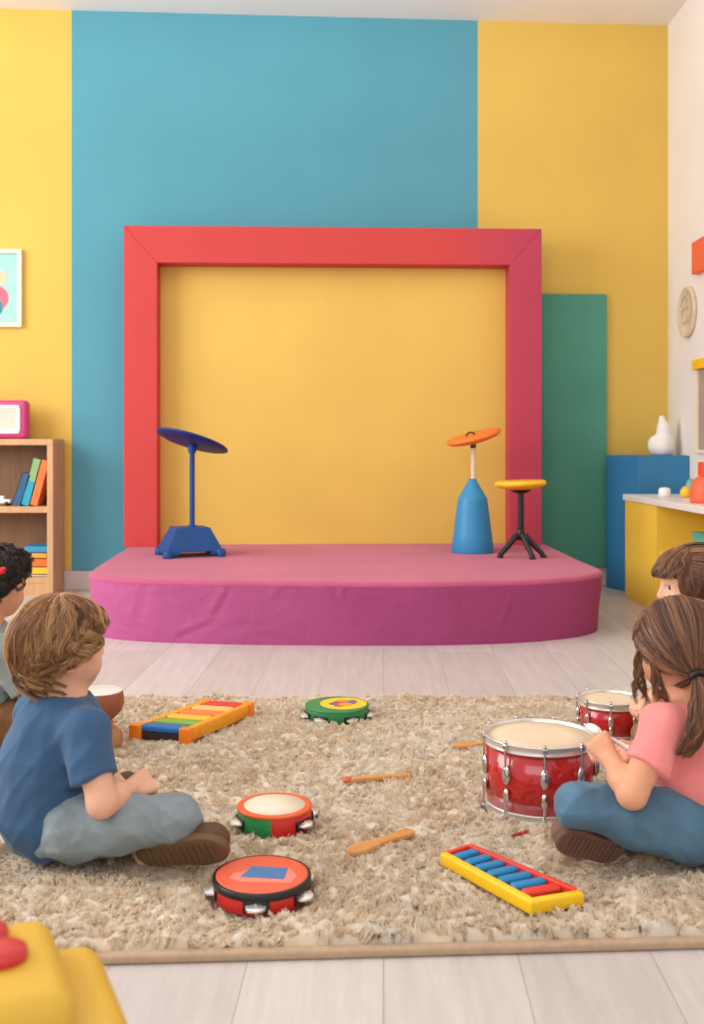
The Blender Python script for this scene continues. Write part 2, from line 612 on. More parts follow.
M['frame'] = mat_frame()
M['stage_top'] = mat('stage_top_cloth', (184, 82, 120), 0.75, 0.10, 3, 0.25, 14, sheen=0.15, spec=0.3)


def mat_skirt():
    m, nt, b = nodes_of('stage_skirt_cloth')
    N, L = nt.nodes, nt.links
    tc = N.new('ShaderNodeTexCoord'); sx = N.new('ShaderNodeSeparateXYZ')
    L.new(tc.outputs['Object'], sx.inputs[0])
    nz = N.new('ShaderNodeTexNoise'); nz.inputs['Scale'].default_value = 2.4; nz.inputs['Detail'].default_value = 5
    L.new(tc.outputs['Object'], nz.inputs['Vector'])
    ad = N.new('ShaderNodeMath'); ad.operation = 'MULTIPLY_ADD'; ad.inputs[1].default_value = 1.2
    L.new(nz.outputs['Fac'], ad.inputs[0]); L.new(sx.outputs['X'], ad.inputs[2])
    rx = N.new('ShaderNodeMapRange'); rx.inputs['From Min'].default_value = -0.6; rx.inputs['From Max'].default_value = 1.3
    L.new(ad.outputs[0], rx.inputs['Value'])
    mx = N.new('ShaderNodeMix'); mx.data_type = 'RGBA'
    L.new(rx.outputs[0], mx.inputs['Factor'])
    mx.inputs['A'].default_value = rgb((182, 88, 140)); mx.inputs['B'].default_value = rgb((156, 62, 112))  # paler left end paints in the light arriving from the left
    L.new(mx.outputs['Result'], b.inputs['Base Color'])
    b.inputs['Roughness'].default_value = 0.7
    b.inputs['Specular IOR Level'].default_value = 0.3
    n2 = N.new('ShaderNodeTexNoise'); n2.inputs['Scale'].default_value = 5; n2.inputs['Detail'].default_value = 4
    n2.inputs['Distortion'].default_value = 1.5
    L.new(tc.outputs['Object'], n2.inputs['Vector'])
    bp = N.new('ShaderNodeBump'); bp.inputs['Strength'].default_value = 0.5; bp.inputs['Distance'].default_value = 0.02
    L.new(n2.outputs['Fac'], bp.inputs['Height']); L.new(bp.outputs['Normal'], b.inputs['Normal'])
    return m


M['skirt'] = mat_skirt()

# ================================================================== room shell
WROT = math.atan(0.063)
CEIL = 3.53
RX = 1.995


def wall_d(x):
    return 6.504 + 0.063 * x


b = MB(); b.box((-0.6, 0.05, CEIL / 2), (5.4, 0.1, CEIL))
struct(b.build('wall_back', M['stripes'], loc=(0, 6.504, 0), rotz=WROT))
b = MB(); b.box((RX + 0.05, 3.2, CEIL / 2), (0.1, 7.1, CEIL))
struct(b.build('wall_right', M['white_wall']))
b = MB(); b.box((-0.65, 3.0, -0.05), (5.5, 7.6, 0.1))
struct(b.build('floor', M['planks']))
b = MB(); b.box((-0.65, 3.6, CEIL + 0.05), (5.5, 6.4, 0.1))
struct(b.build('ceiling', M['ceiling']))
b = MB()
b.prism([(-3.2, -0.022), (1.985, -0.022), (1.985, 0), (-3.2, 0)], 0.0, 0.115, 0.004)
struct(b.build('baseboard_back', M['skirting'], loc=(0, 6.504, 0), rotz=WROT))

# ================================================================== stage
ZT = 0.283
pl = [(-1.33, 6.38), (-1.295, 5.7), (-1.262, 5.1), (-1.25, 4.97), (-1.215, 4.87), (-1.15, 4.80), (-1.05, 4.745),
      (-0.88, 4.69), (-0.5, 4.635), (0.0, 4.612), (0.4, 4.62), (0.66, 4.655), (0.86, 4.715), (1.03, 4.80), (1.14, 4.90),
      (1.20, 5.0), (1.215, 5.1), (1.19, 5.5), (1.17, 6.47)]


def dense(poly, step):
    out = []
    for i in range(len(poly)):
        a = Vector(poly[i]); c = Vector(poly[(i + 1) % len(poly)])
        k = max(1, int((c - a).length / step))
        out += [tuple(a + (c - a) * j / k) for j in range(k)]
    return out


def smooth_poly(poly, lock, it=6):
    p = [Vector(q) for q in poly]
    for _ in range(it):
        p = [p[i] if lock(p[i]) else (p[i - 1] + p[i] * 2 + p[(i + 1) % len(p)]) / 4 for i in range(len(p))]
    return p


sp = smooth_poly(dense(smooth_poly(dense(pl, 0.03), lambda q: q.y > 6.3), 0.014), lambda q: q.y > 6.3, 2)
cen = Vector((0, 5.6))
st = thing('stage_platform', 'low wide magenta stage with curved front standing on the plank floor', 'stage', (0, 5.6, 0))
loc = [Vector((q.x, q.y - 5.6)) for q in sp]
n = len(loc)
nr = []
for i in range(n):
    t = (loc[(i + 1) % n] - loc[i - 1]).normalized()
    nr.append(Vector((t.y, -t.x)))
if nr[n // 2].dot(loc[n // 2]) < 0:
    nr = [-v for v in nr]
b = MB()
vs, fs = [], []
rows = [((ZT - 0.022) * i / 22, -0.022 * (1 - i / 22) ** 1.1) for i in range(23)]
CREASE = [((-0.55, 0.255), (-0.64, 0.10), 0.012, 0.011), ((-0.64, 0.10), (-0.80, 0.03), 0.014, 0.010), ((-0.10, 0.26), (-0.07, 0.19), 0.010, 0.009),
          ((-0.02, 0.26), (-0.05, 0.20), 0.010, 0.008), ((0.02, 0.25), (0.12, 0.22), 0.011, 0.006), ((-0.30, 0.26), (-0.36, 0.20), 0.013, 0.006),
          ((0.42, 0.255), (0.50, 0.13), 0.016, 0.007), ((0.72, 0.2), (0.66, 0.05), 0.018, 0.007), ((-0.95, 0.24), (-0.99, 0.06), 0.020, 0.007), ((0.2, 0.14), (0.3, 0.03), 0.018, 0.006)]


def crease(x, y, z):
    if y > -0.4: return 0.0
    tot = 0.0
    for a, c, wd, amp in CREASE:
        dx, dz = c[0] - a[0], c[1] - a[1]
        t = max(0, min(1, ((x - a[0]) * dx + (z - a[1]) * dz) / (dx * dx + dz * dz)))
        ex, ez = x - a[0] - t * dx, z - a[1] - t * dz
        dd = math.hypot(ex, ez) / wd
        sgn = 1 if ex * dz - ez * dx > 0 else -1
        tot += amp * sgn * dd * math.exp(-dd * dd * 0.7) * math.sin(PI * min(1, 0.12 + t * 0.9)) ** 0.5
    return tot
for zi, (z, off) in enumerate(rows):
    for i in range(n):
        w = 0.004 * math.sin(i * 0.22 + z * 16) * math.sin(i * 0.07) * min(1, z / 0.1) * (0.4 + 0.6 * (z < 0.22))
        q = loc[i] + nr[i] * (off + w + crease(loc[i].x, loc[i].y, z))
        vs.append((q.x, q.y, z))
for r in range(len(rows) - 1):
    for i in range(n):
        j = (i + 1) % n
        fs.append((r * n + i, r * n + j, (r + 1) * n + j, (r + 1) * n + i))
b.add(vs, fs, 0, True)
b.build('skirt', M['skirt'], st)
b = MB()
vs, fs = [], []
prof = [(-0.0, ZT - 0.0225), (0.0015, ZT - 0.016), (-0.002, ZT - 0.008), (-0.008, ZT - 0.002), (-0.018, ZT), (-0.04, ZT)]
for off, z in prof:
    for i in range(n):
        q = loc[i] + nr[i] * off
        vs.append((q.x, q.y, z))
for r in range(len(prof) - 1):
    for i in range(n):
        j = (i + 1) % n
        fs.append((r * n + i, r * n + j, (r + 1) * n + j, (r + 1) * n + i))
fs.append(tuple((len(prof) - 1) * n + i for i in range(n)))
b.add(vs, fs, 0, True)
b.build('top_cover', M['stage_top'], st)

# ---- frame standing on the stage
fr = thing('backdrop_frame', 'big red square portal frame with yellow panel standing on the stage back', 'backdrop',
           (0, 6.22, ZT), math.atan(0.04))
b = MB()
XL, XR, XLi, XRi, ZH, ZHi, DP = -1.343, 1.133, -1.148, 0.942, 2.172 - ZT, 1.955 - ZT, 0.17
for poly in ([(XL, 0), (XLi, 0), (XLi, ZHi), (XL, ZH)], [(XRi, 0), (XR, 0), (XR, ZH), (XRi, ZHi)],
             [(XL, ZH), (XLi, ZHi), (XRi, ZHi), (XR, ZH)]):
    b.prism(poly, -DP, 0.0, 0.003, M=Matrix.Rotation(PI / 2, 4, 'X'))
b.build('frame_border', M['frame'], fr)
b = MB(); b.box(((XLi + XRi) / 2, 0.155, ZHi / 2 + 0.01), (XRi - XLi + 0.06, 0.02, ZHi + 0.02))
b.build('back_panel', M['yellow_panel'], fr)

# ---- green panel on the back wall
b = MB()
b.box((1.245, -0.0205, 0.118 + (1.824 - 0.118) / 2), (0.70, 0.04, 1.824 - 0.118), 0.003)
tag(b.build('wall_panel', M['green_panel'], loc=(0, 6.504, 0), rotz=WROT),
    'tall plain green board on the back wall right of the red frame', 'panel')


# ================================================================== stools on the stage
def disc_prof(r, t, dish=0.0):
    return [(0, -t), (r * 0.5, -t * 0.92), (r * 0.85, -t * 0.6), (r * 0.98, -t * 0.2), (r, 0.0), (r * 0.97, t * 0.35), (r * 0.9, t * 0.45),
            (r * 0.5, t * 0.45 - dish), (0, t * 0.45 - dish)]


def tilt(ax, ang, z):
    return Matrix.Translation((0, 0, z)) @ Matrix.Rotation(ang, 4, ax)


# blue stool
q = F(190, 555.5, ZT)
s = thing('tilting_stool', 'blue stool with tilted round seat and blocky blue foot on left of stage', 'stool', q, 0.38, 'stools on the stage')
b = MB()
bw, bd, bh = 0.305, 0.25, 0.142
poly = [(-bw / 2, 0.028), (-bw * 0.29, 0.028), (-bw * 0.27, 0.045), (bw * 0.27, 0.045), (bw * 0.29, 0.028), (bw / 2, 0.028), (bw * 0.5, 0.05), (0.092, bh + 0.028), (-0.092, bh + 0.028), (-bw * 0.5, 0.05)]
bm_ = MB(); bm_.prism(poly, -bd / 2, bd / 2, 0.004, M=Matrix.Rotation(PI / 2, 4, 'X'))
for i, v in enumerate(bm_.v):       # sides lean inwards to the top
    f = max(0, (v[2] - 0.05) / bh)
    bm_.v[i] = (v[0], v[1] * (1 - 0.42 * min(1, f)), v[2] - 0.014)
b.add(bm_.v, bm_.f)
b.build('foot_block', M['navy2'], s)
for sx in (-1, 1):
    for sy in (-1, 1):
        b = MB()
        b.lathe([(0, 0), (0.026, 0), (0.028, 0.004), (0.027, 0.036), (0.021, 0.042), (0.017, 0.034), (0.0, 0.033)], 16,
                Matrix.Translation((sx * 0.143, sy * 0.108, 0)))
        lg = b.build('foot', M['navy2'], s)
        b = MB(); b.lathe([(0, 0.0335), (0.012, 0.0335), (0.012, 0.043), (0, 0.045)], 12, Matrix.Translation((sx * 0.143, sy * 0.108, 0)))
        b.build('bolt', M['black'], lg)
b = MB(); b.tube([(0.012, 0, bh + 0.01), (0.012, 0, 0.590)], 0.0145, 16)
b.lathe([(0, bh + 0.012), (0.03, bh + 0.012), (0.03, bh + 0.018), (0.02, bh + 0.024), (0, bh + 0.024)], 20, Matrix.Translation((0.012, 0, 0)))
b.build('pole', M['navy2'], s)
b = MB()
b.ball((0.012, 0, 0.585), 0.024); b.lathe([(0.019, 0.557), (0.024, 0.572), (0.024, 0.592), (0.0, 0.602)], 16, Matrix.Translation((0.012, 0, 0)))
b.build('hinge', M['navy2'], s)
b = MB(); b.lathe(disc_prof(0.202, 0.022, 0.004), 48, Matrix.Translation((0.012, 0, 0.622)) @ Matrix.Rotation(-0.34, 4, 'Z') @ Matrix.Rotation(math.radians(15.5), 4, 'Y') @ Matrix.Rotation(math.radians(-12), 4, 'X'))
b.build('seat', M['navy'], s)

# cone stool
q = F(472.5, 552, ZT)
s = thing('cone_stool', 'tilted orange seat on blue cone body, left of the yellow stool', 'stool', q, 0, 'stools on the stage')
b = MB(); k = q.y / FPX
b.lathe([(0, 0), (21.0 * k, 0), (21.5 * k, 0.006), (19.2 * k, 18 * k), (15.0 * k, 51.5 * k), (14.6 * k, 53.6 * k), (13.4 * k, 55.6 * k), (4.2 * k, 71.5 * k), (3.5 * k, 73.3 * k), (0, 73.5 * k)], 48)
b.build('cone_body', M['sky'], s)
b = MB(); b.tube([(0.004, 0, 72 * k), (0.004, 0, 106 * k)], 2.2 * k, 16)
b.build('pole', mat('pole_cream', (226, 214, 186), 0.35, 0.03), s)
b = MB(); b.tube([(0.004, 0, 104 * k), (0.004, 0, 111 * k)], 2.8 * k, 16)
b.build('hinge', M['black'], s)
T = Matrix.Translation((0.006, 0, 115 * k)) @ Matrix.Rotation(math.radians(-14.5), 4, 'Y') @ Matrix.Rotation(math.radians(5), 4, 'X')
b = MB(); b.lathe(disc_prof(28 * k, 0.034, 0.004), 48, T)
se = b.build('seat', M['orange'], s)
b = MB(); b.tube([T @ Vector((0.025 * math.cos(a) - 0.012, 0.02, 0.006 + 0.022 * math.sin(a))) for a in [PI * i / 8 for i in range(9)]], 0.005, 8)
b.build('handle', M['black'], se)

# yellow stool
q = F(520.5, 557, ZT)
s = thing('tripod_stool', 'black three legged stool with flat yellow seat on right of stage', 'stool', q, 0, 'stools on the stage')
k = q.y / FPX
b = MB(); b.tube([(0.002, 0, 22 * k), (0.002, 0, 68 * k)], 3.1 * k, 16)
b.lathe([(0, 17 * k), (3.5 * k, 17 * k), (4.6 * k, 20 * k), (4.2 * k, 26 * k), (3.1 * k, 29 * k), (0, 29 * k)], 20)
b.build('pole', M['black'], s)
for ang in (-162, -68, -12):
    a = math.radians(ang)
    rr = 22.5 * k
    e = Vector((rr * math.cos(a), rr * math.sin(a), 2.6 * k))
    b = MB(); b.tube([(0.2 * e.x, 0.2 * e.y, 22 * k), e * 0.6 + Vector((0, 0, 10 * k)), e], [3.1 * k, 2.8 * k, 2.4 * k], 12)
    b.lathe([(0, 0), (3.2 * k, 0), (3.2 * k, 2.6 * k), (0, 3.4 * k)], 12, Matrix.Translation((e.x, e.y, 0)))
    b.build('leg', M['black'], s)
b = MB(); b.lathe([(0, 64 * k), (6 * k, 64 * k), (11 * k, 67 * k), (13 * k, 70 * k), (0, 70 * k)], 28)
b.build('seat_mount', M['black'], s)
b = MB(); b.lathe(disc_prof(25.8 * k, 0.034, 0.0), 48, Matrix.Translation((0, 0, 73.5 * k)) @ Matrix.Rotation(math.radians(-2), 4, 'Y'))
b.build('seat', M['syellow'], s)

# ================================================================== bookcase and its things, left
BR, BF, BB, BT = -1.745, 6.13, 6.365, 0.9 + 3 / 1050 * 6.13          # right side, front, back, top
BL = -2.60
s = thing('bookcase', 'low oak open bookcase against the yellow wall at left', 'bookcase', (BL, BF, 0))
W, Dp = BR - BL, BB - BF
th = 0.036
z1, z2 = 0.9 - (513 - 442) / 1050 * 6.13, 0.9 - (584 - 442) / 1050 * 6.13
for x in (th / 2, W - th / 2):
    b = MB(); b.box((x, Dp / 2, BT / 2 - th / 2), (th, Dp, BT - th), 0.003); b.build('side_panel', M['oak'], s)
b = MB(); b.box((W / 2, Dp / 2, BT - th / 2), (W, Dp, th), 0.003); b.build('top', M['oak'], s)
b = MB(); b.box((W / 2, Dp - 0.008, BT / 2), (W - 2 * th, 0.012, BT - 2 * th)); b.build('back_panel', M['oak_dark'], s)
for z in (z1, z2):
    b = MB(); b.box((W / 2, Dp / 2, z + 0.018), (W - 2 * th, Dp - 0.03, 0.036), 0.002); b.build('shelf', M['oak'], s)
b = MB(); b.box((W / 2, 0.02, z2 / 2), (W - 2 * th, 0.02, z2)); b.build('plinth', M['oak'], s)


def book(name, label, w, h, d, cols, loc, rot, group, split=None):
    """book with cover boards, spine and page block; w thickness, h height, d depth; spine faces -y"""
    e = thing(name, label, 'book', loc, 0, group)
    e.rotation_euler = rot
    mats = [mat('book_cover', c, 0.5, 0.05) for c in cols]
    b = MB()
    t = 0.003
    def slab(z0, z1, mi):
        b.box((-w / 2 + t / 2, 0, (z0 + z1) / 2), (t, d, z1 - z0), mi=mi)
        b.box((w / 2 - t / 2, 0, (z0 + z1) / 2), (t, d, z1 - z0), mi=mi)
        b.box((0, -d / 2 + t / 2, (z0 + z1) / 2), (w, t, z1 - z0), mi=mi)
    if split:
        slab(0, h * split, 0); slab(h * split, h, 1)
    else:
        slab(0, h, 0)
    b.build('cover', mats, e)
    b = MB(); b.box((0, 0.001, h / 2), (w - 2 * t, d - 0.012, h - 0.012)); b.build('pages', M['cream'], e)
    return e


sh = z1 + 0.0365
dk = 6.17
kk = dk / FPX
lean = math.radians(15)
for px, w, h, cols, lab, sp_ in ((15.5, 8.2, 33, [(36, 92, 130)], 'short dark blue book leaning on the middle bookcase shelf', None),
                             (24.3, 8.2, 48, [(32, 160, 190), (140, 180, 120)], 'book with turquoise lower and green upper spine, leaning on shelf', 0.52),
                             (33, 8.2, 46.5, [(238, 120, 56)], 'tall orange book leaning at right end of middle shelf', None)):
    book('book', lab, w * kk, h * kk, 0.13, cols, ((px - 352) * kk, 6.245, sh + w * kk / 2 * math.sin(lean)), (0, lean + (0.06 if px < 20 else 0.0), 0), 'books leaning on the middle shelf', sp_)
# pile of flat books on the lower shelf
zc = z2 + 0.0365
for nm, x0, x1, hh, c, lab in (('a', 27, 49, 2.2, (232, 214, 190), 'thin cream book at the bottom of the pile on the lower shelf'),
                           ('b', 27, 49, 7.5, (246, 196, 48), 'yellow book lying second from bottom of the lower shelf pile'),
                           ('c', 28, 48.5, 8.2, (240, 112, 52), 'orange book in the middle of the pile on lower shelf'),
                           ('d', 27, 46, 5.8, (238, 160, 60), 'amber book just below the blue one on the lower shelf'),
                           ('e', 24, 46.5, 7, (52, 146, 186), 'blue book on top of the pile on the lower shelf')):
    book('book', lab, hh * kk, (x1 - x0) * kk, 0.14, [c], ((x0 - 352) * kk, 6.25, zc + hh * kk / 2), (0, PI / 2, 0), 'books piled on the lower shelf')
    zc += hh * kk + 0.0005
# white toy car on the shelf
s = thing('toy_car', 'small white toy car with dark underside on the middle bookcase shelf', 'toy car', ((-2 - 352) * kk, 6.23, sh))
b = MB(); b.box((0, 0, 0.026), (0.125, 0.06, 0.026), 0.010, seg=3); b.box((-0.012, 0, 0.046), (0.07, 0.052, 0.026), 0.011, seg=3)
b.build('car_body', M['white'], s)
for x in (-0.04, 0.04):
    for y in (-0.027, 0.027):
        b = MB(); b.lathe([(0, -0.005), (0.013, -0.005), (0.014, 0), (0.013, 0.005), (0, 0.005)], 16, Matrix.Translation((x, y, 0.014)) @ Matrix.Rotation(PI / 2, 4, 'X'))
        b.build('wheel', M['black'], s)
# pink framed screen on top
s = thing('toy_radio', 'chunky pink frame with white bezel and beige panel standing on bookcase', 'toy', ((-25.5 - 352) * kk, 6.24, BT), -0.03)
b = MB(); b.box((0, 0, 0.1155), (0.60, 0.09, 0.23), 0.028, seg=4, smooth=True); b.build('casing', M['pink'], s)
b = MB()
for c, sz in (((0, 0.19), (0.53, 0.02)), ((0, 0.042), (0.53, 0.02)), ((-0.255, 0.116), (0.02, 0.168)), ((0.255, 0.116), (0.02, 0.168))):
    b.box((c[0], -0.047, c[1]), (sz[0], 0.014, sz[1]), 0.003)
b.build('bezel', M['white'], s)
b = MB(); b.box((0, -0.0455, 0.116), (0.50, 0.004, 0.135)); b.build('screen', mat('screen_beige', (216, 204, 188), 0.5, 0.08, 9), s)

# wall print
zc = 0.9 + (442 - 288) / 1050 * 6.35
kk = 6.35 / FPX
s = thing('wall_print', 'framed pale teal print of peach and pink shapes on left yellow wall', 'picture', (-2.24, wall_d(-2.24), zc), WROT)
fw, fh = 0.48, 78 * kk
b = MB()
for c, sz in (((0, fh / 2 - 0.013), (fw, 0.026)), ((0, -fh / 2 + 0.013), (fw, 0.026)), ((-fw / 2 + 0.013, 0), (0.026, fh - 0.052)), ((fw / 2 - 0.013, 0), (0.026, fh - 0.052))):
    b.box((c[0], -0.015, c[1]), (sz[0], 0.028, sz[1]), 0.002)
b.build('frame', M['cream'], s)
X90 = Matrix.Rotation(PI / 2, 4, 'X')
b = MB(); b.box((0, -0.008, 0), (fw - 0.05, 0.012, fh - 0.05))
def circ(cx, cy, r, z, mi, sy=1.0, a0=0, a1=2 * PI):
    pts = [(cx + r * math.cos(a0 + (a1 - a0) * i / 28), cy + sy * r * math.sin(a0 + (a1 - a0) * i / 28)) for i in range(29 if a1 - a0 < 6.2 else 28)]
    b.prism(pts, z, z + 0.0006, mi=mi, M=X90)
b.prism([(-0.02, 0.02), (0.145, 0.02), (0.145, 0.105), (-0.02, 0.105)], 0.0142, 0.0148, mi=1, M=X90)
circ(0.085, -0.06, 0.075, 0.0142, 2)
circ(0.06, -0.115, 0.065, 0.0150, 3)
b.build('print', [mat('print_teal', (160, 208, 204), 0.7, 0.05), mat('print_peach', (240, 200, 165), 0.7), mat('print_pink', (238, 110, 128), 0.7), mat('print_blue', (52, 140, 158), 0.7)], s)

# ================================================================== right side furniture
A_, B_ = (254 / FPX * 6.5, 6.5), (287 / FPX * 6.2, 6.2)
ZB = 0.82
b = MB(); b.prism([A_, B_, (RX - 0.004, 6.2), (RX - 0.004, 6.585)], 0.0, ZB, 0.004)
tag(b.build('display_block', M['blue_block']), 'tall blue display block in the right back corner', 'block')
# white sculpture
q = Vector((309.5 / FPX * 6.36, 6.36, ZB)); k = 6.36 / FPX
v = Vol((q.x - 0.2, q.y - 0.2, ZB - 0.03), (q.x + 0.2, q.y + 0.2, ZB + 0.32), 0.005)
def o(dx, dz, dy=0): return (q.x + dx * k, q.y + dy, ZB + dz * k)
v.chain([o(1, 8), o(2, 14), o(2, 26), o(0.5, 36.5)], [10.5 * k, 9 * k, 6 * k, 3.2 * k], 0.02)
v.ell(o(-7.5, 10), (6 * k, 7 * k, 9 * k), k=0.02); v.ell(o(6, 7), (5.5 * k, 7 * k, 7.5 * k), k=0.02)
v.cut((q.x, q.y, ZB + 0.001), (0, 0, -1))
tag(v.build('sculpture', mat('plaster', (240, 236, 232), 0.7, 0.02, 5, 0.1, 30), None), 'white pear shaped figure standing on the blue block', 'sculpture')
# sink so it sits exactly on the block
# counter
ZC = 0.9 - 52 / 1050 * 6.1
def cx(d): return 1.572 + 0.0475 * (6.1 - d)
s = thing('play_counter', 'yellow play counter with white top along the right wall', 'counter', (1.8, 5.2, 0))
def L2(x, y): return (x - 1.8, y - 5.2)
b = MB(); b.prism([L2(cx(6.1), 6.1), L2(cx(4.2), 4.2), L2(RX - 0.004, 4.2), L2(RX - 0.004, 6.1)], ZC - 0.034, ZC, 0.004)
b.build('worktop', M['counter'], s)
b = MB(); b.prism([L2(cx(6.08) + 0.01, 6.085), L2(cx(5.55) + 0.01, 5.55), L2(RX - 0.004, 5.55), L2(RX - 0.004, 6.085)], 0, ZC - 0.034, 0.002)
b.build('end_cabinet', M['yellow_unit'], s)
b = MB(); b.prism([L2(cx(4.5) + 0.01, 4.5), L2(cx(4.22) + 0.01, 4.22), L2(RX - 0.004, 4.22), L2(RX - 0.004, 4.5)], 0, ZC - 0.034, 0.002)
b.build('end_cabinet', M['yellow_unit'], s)
b = MB(); b.prism([L2(1.91, 5.55), L2(1.91, 4.5), L2(RX - 0.004, 4.5), L2(RX - 0.004, 5.55)], 0, ZC - 0.034)
b.build('back_panel', M['yellow_unit'], s)
b = MB(); b.prism([L2(cx(5.55) + 0.03, 5.55), L2(cx(4.5) + 0.03, 4.5), L2(1.91, 4.5), L2(1.91, 5.55)], 0.30, 0.325, 0.002)
b.build('shelf', M['yellow_unit'], s)
# things on the counter
b = MB(); q = F(664.5, 496.5, ZC); k = q.y / FPX
b.lathe([(0, 0), (5.2 * k, 0), (5.9 * k, 1.5 * k), (5.9 * k, 6.5 * k), (5.0 * k, 8.4 * k), (3 * k, 9 * k), (0, 9 * k)], 28)
tag(b.build('pot', M['white'], loc=q), 'small white rounded pot at far end of the counter', 'pot')
b = MB(); q = F(685.5, 498, ZC); k = q.y / FPX
b.lathe([(0, 0), (2.2 * k, 0.3 * k), (4.6 * k, 2.6 * k), (5.4 * k, 5.2 * k), (4.6 * k, 8.4 * k), (2.6 * k, 11 * k), (0, 12 * k)], 28)
tag(b.build('toy_egg', M['syellow'], loc=q), 'yellow egg shaped toy on the counter beside the orange toy', 'toy')
b = MB(); q = Vector((338.5 / FPX * 5.78, 5.78, ZC)); k = 5.78 / FPX
b.lathe([(0, 0), (2.5 * k, 0.2 * k), (4.2 * k, 3 * k), (5 * k, 9 * k), (4.2 * k, 14 * k), (2.4 * k, 17.5 * k), (0, 18.5 * k)], 28)
tag(b.build('toy_skittle', mat('sage_blue', (120, 170, 160), 0.5, 0.25, 30), loc=q), 'tall pale blue-green rounded toy behind the yellow egg', 'toy')
q = F(705, 503, ZC); k = q.y / FPX
s = thing('toy_house', 'rounded orange toy with red block top at right edge of counter', 'toy', q)
b = MB(); b.lathe([(0, 0), (14 * k, 0), (15 * k, 4 * k), (14.4 * k, 14 * k), (11 * k, 23 * k), (6 * k, 27.5 * k), (0, 29 * k)], 32)
b.build('dome', M['coral'], s)
b = MB(); b.box((4 * k, 0, 34 * k), (18 * k, 14 * k, 14 * k), 0.004); b.build('block_top', mat('toy_vermilion', (232, 84, 52), 0.5), s)
# under the counter: teal box
b = MB(); b.box((0, 0, 0.06), (0.16, 0.22, 0.118), 0.006)
b.box((0, 0, 0.12), (0.17, 0.23, 0.012), 0.004)
tag(b.build('storage_box', mat('teal_box', (90, 178, 160), 0.5), loc=(1.785, 5.15, 0.3255)), 'teal lidded box on the shelf under the counter', 'box')

# right wall decorations
s = thing('wall_disc', 'round beige carved disc hanging on the white right wall', 'wall decoration', (RX, 6.215, 0.9 + (442 - 312) / 1050 * 6.215))
Ym = Matrix.Rotation(-PI / 2, 4, 'Y')
b = MB(); b.lathe([(0, 0.002), (0.150, 0.002), (0.153, 0.012), (0.148, 0.024), (0.138, 0.026), (0.132, 0.02), (0, 0.02)], 40, Ym)
b.build('disc', mat('stone_beige', (214, 196, 168), 0.75, 0.12, 14, 0.3, 30), s)
b = MB()
def ring(cy, cz, r, a0, a1):
    b.tube([(-0.022, cy + r * math.cos(a0 + (a1 - a0) * i / 16), cz + r * math.sin(a0 + (a1 - a0) * i / 16)) for i in range(17)], 0.007, 8)
ring(0, 0.01, 0.085, 0.3, 4.2); ring(0.02, -0.02, 0.045, 0, 2 * PI); ring(-0.04, 0.05, 0.03, 0, 2 * PI)
b.build('relief', mat('stone_beige_dark', (200, 182, 154), 0.75, 0.1), s)
d1 = (RX - 0.039) * FPX / 339.5
b = MB(); b.box((RX - 0.0205, d1 - 0.45, 0.9 + (442 - 259) / 1050 * d1), (0.038, 0.9, 32 / FPX * d1), 0.003)
tag(b.build('wall_board', M['coral']), 'orange rectangular board high on the white right wall', 'board')
zt, zb = 0.9 + (442 - 360) / 1050 * d1, 0.9 + (442 - 453) / 1050 * d1
s = thing('wall_cabinet', 'beige framed wall cabinet with yellow top rail on right wall', 'cabinet', (RX, d1, zb))
H = zt - zb
b = MB(); b.box((-0.006, -0.45, H / 2), (0.01, 0.88, H - 0.01)); b.build('back_panel', M['taupe'], s)
b = MB(); b.box((-0.020, -0.45, H - 0.03), (0.038, 0.9, 0.058), 0.003); b.build('top_rail', M['syellow'], s)
for y in (-0.018, -0.27, -0.48, -0.68, -0.882):
    b = MB(); b.box((-0.0135, y, (H - 0.06) / 2), (0.025, 0.036 if y > -0.1 or y < -0.8 else 0.02, H - 0.06), 0.002); b.build('stile', M['cream'], s)
b = MB(); b.box((-0.014, -0.45, 0.009), (0.026, 0.85, 0.018), 0.002); b.build('bottom_rail', M['cream'], s)
# ================================================================== toys on the rug
ZR = 0.020                                   # toys press the pile down to this height
FOOT = []                                    # pressed-down places (x, y, radius)


def bil(c, u, v):
    """corners c = near-left, near-right, far-right, far-left ; u across, v along"""
    return (c[0] * (1 - u) + c[1] * u) * (1 - v) + (c[3] * (1 - u) + c[2] * u) * v


def bar(b, a, c, w, z0, z1, bev, mi=0, seg=3):
    a = Vector((a[0], a[1])); c = Vector((c[0], c[1]))
    m = (a + c) / 2; L = (c - a).length; ang = math.atan2((c - a).y, (c - a).x)
    b.box((m.x, m.y, (z0 + z1) / 2), (L, w, z1 - z0), bev, Matrix.Rotation(ang, 3, 'Z'), mi, seg, seg > 2)


def foot_quad(c, r):
    for i in range(9):
        for j in range(4):
            p = bil(c, j / 3, i / 8); FOOT.append((p.x, p.y, r))


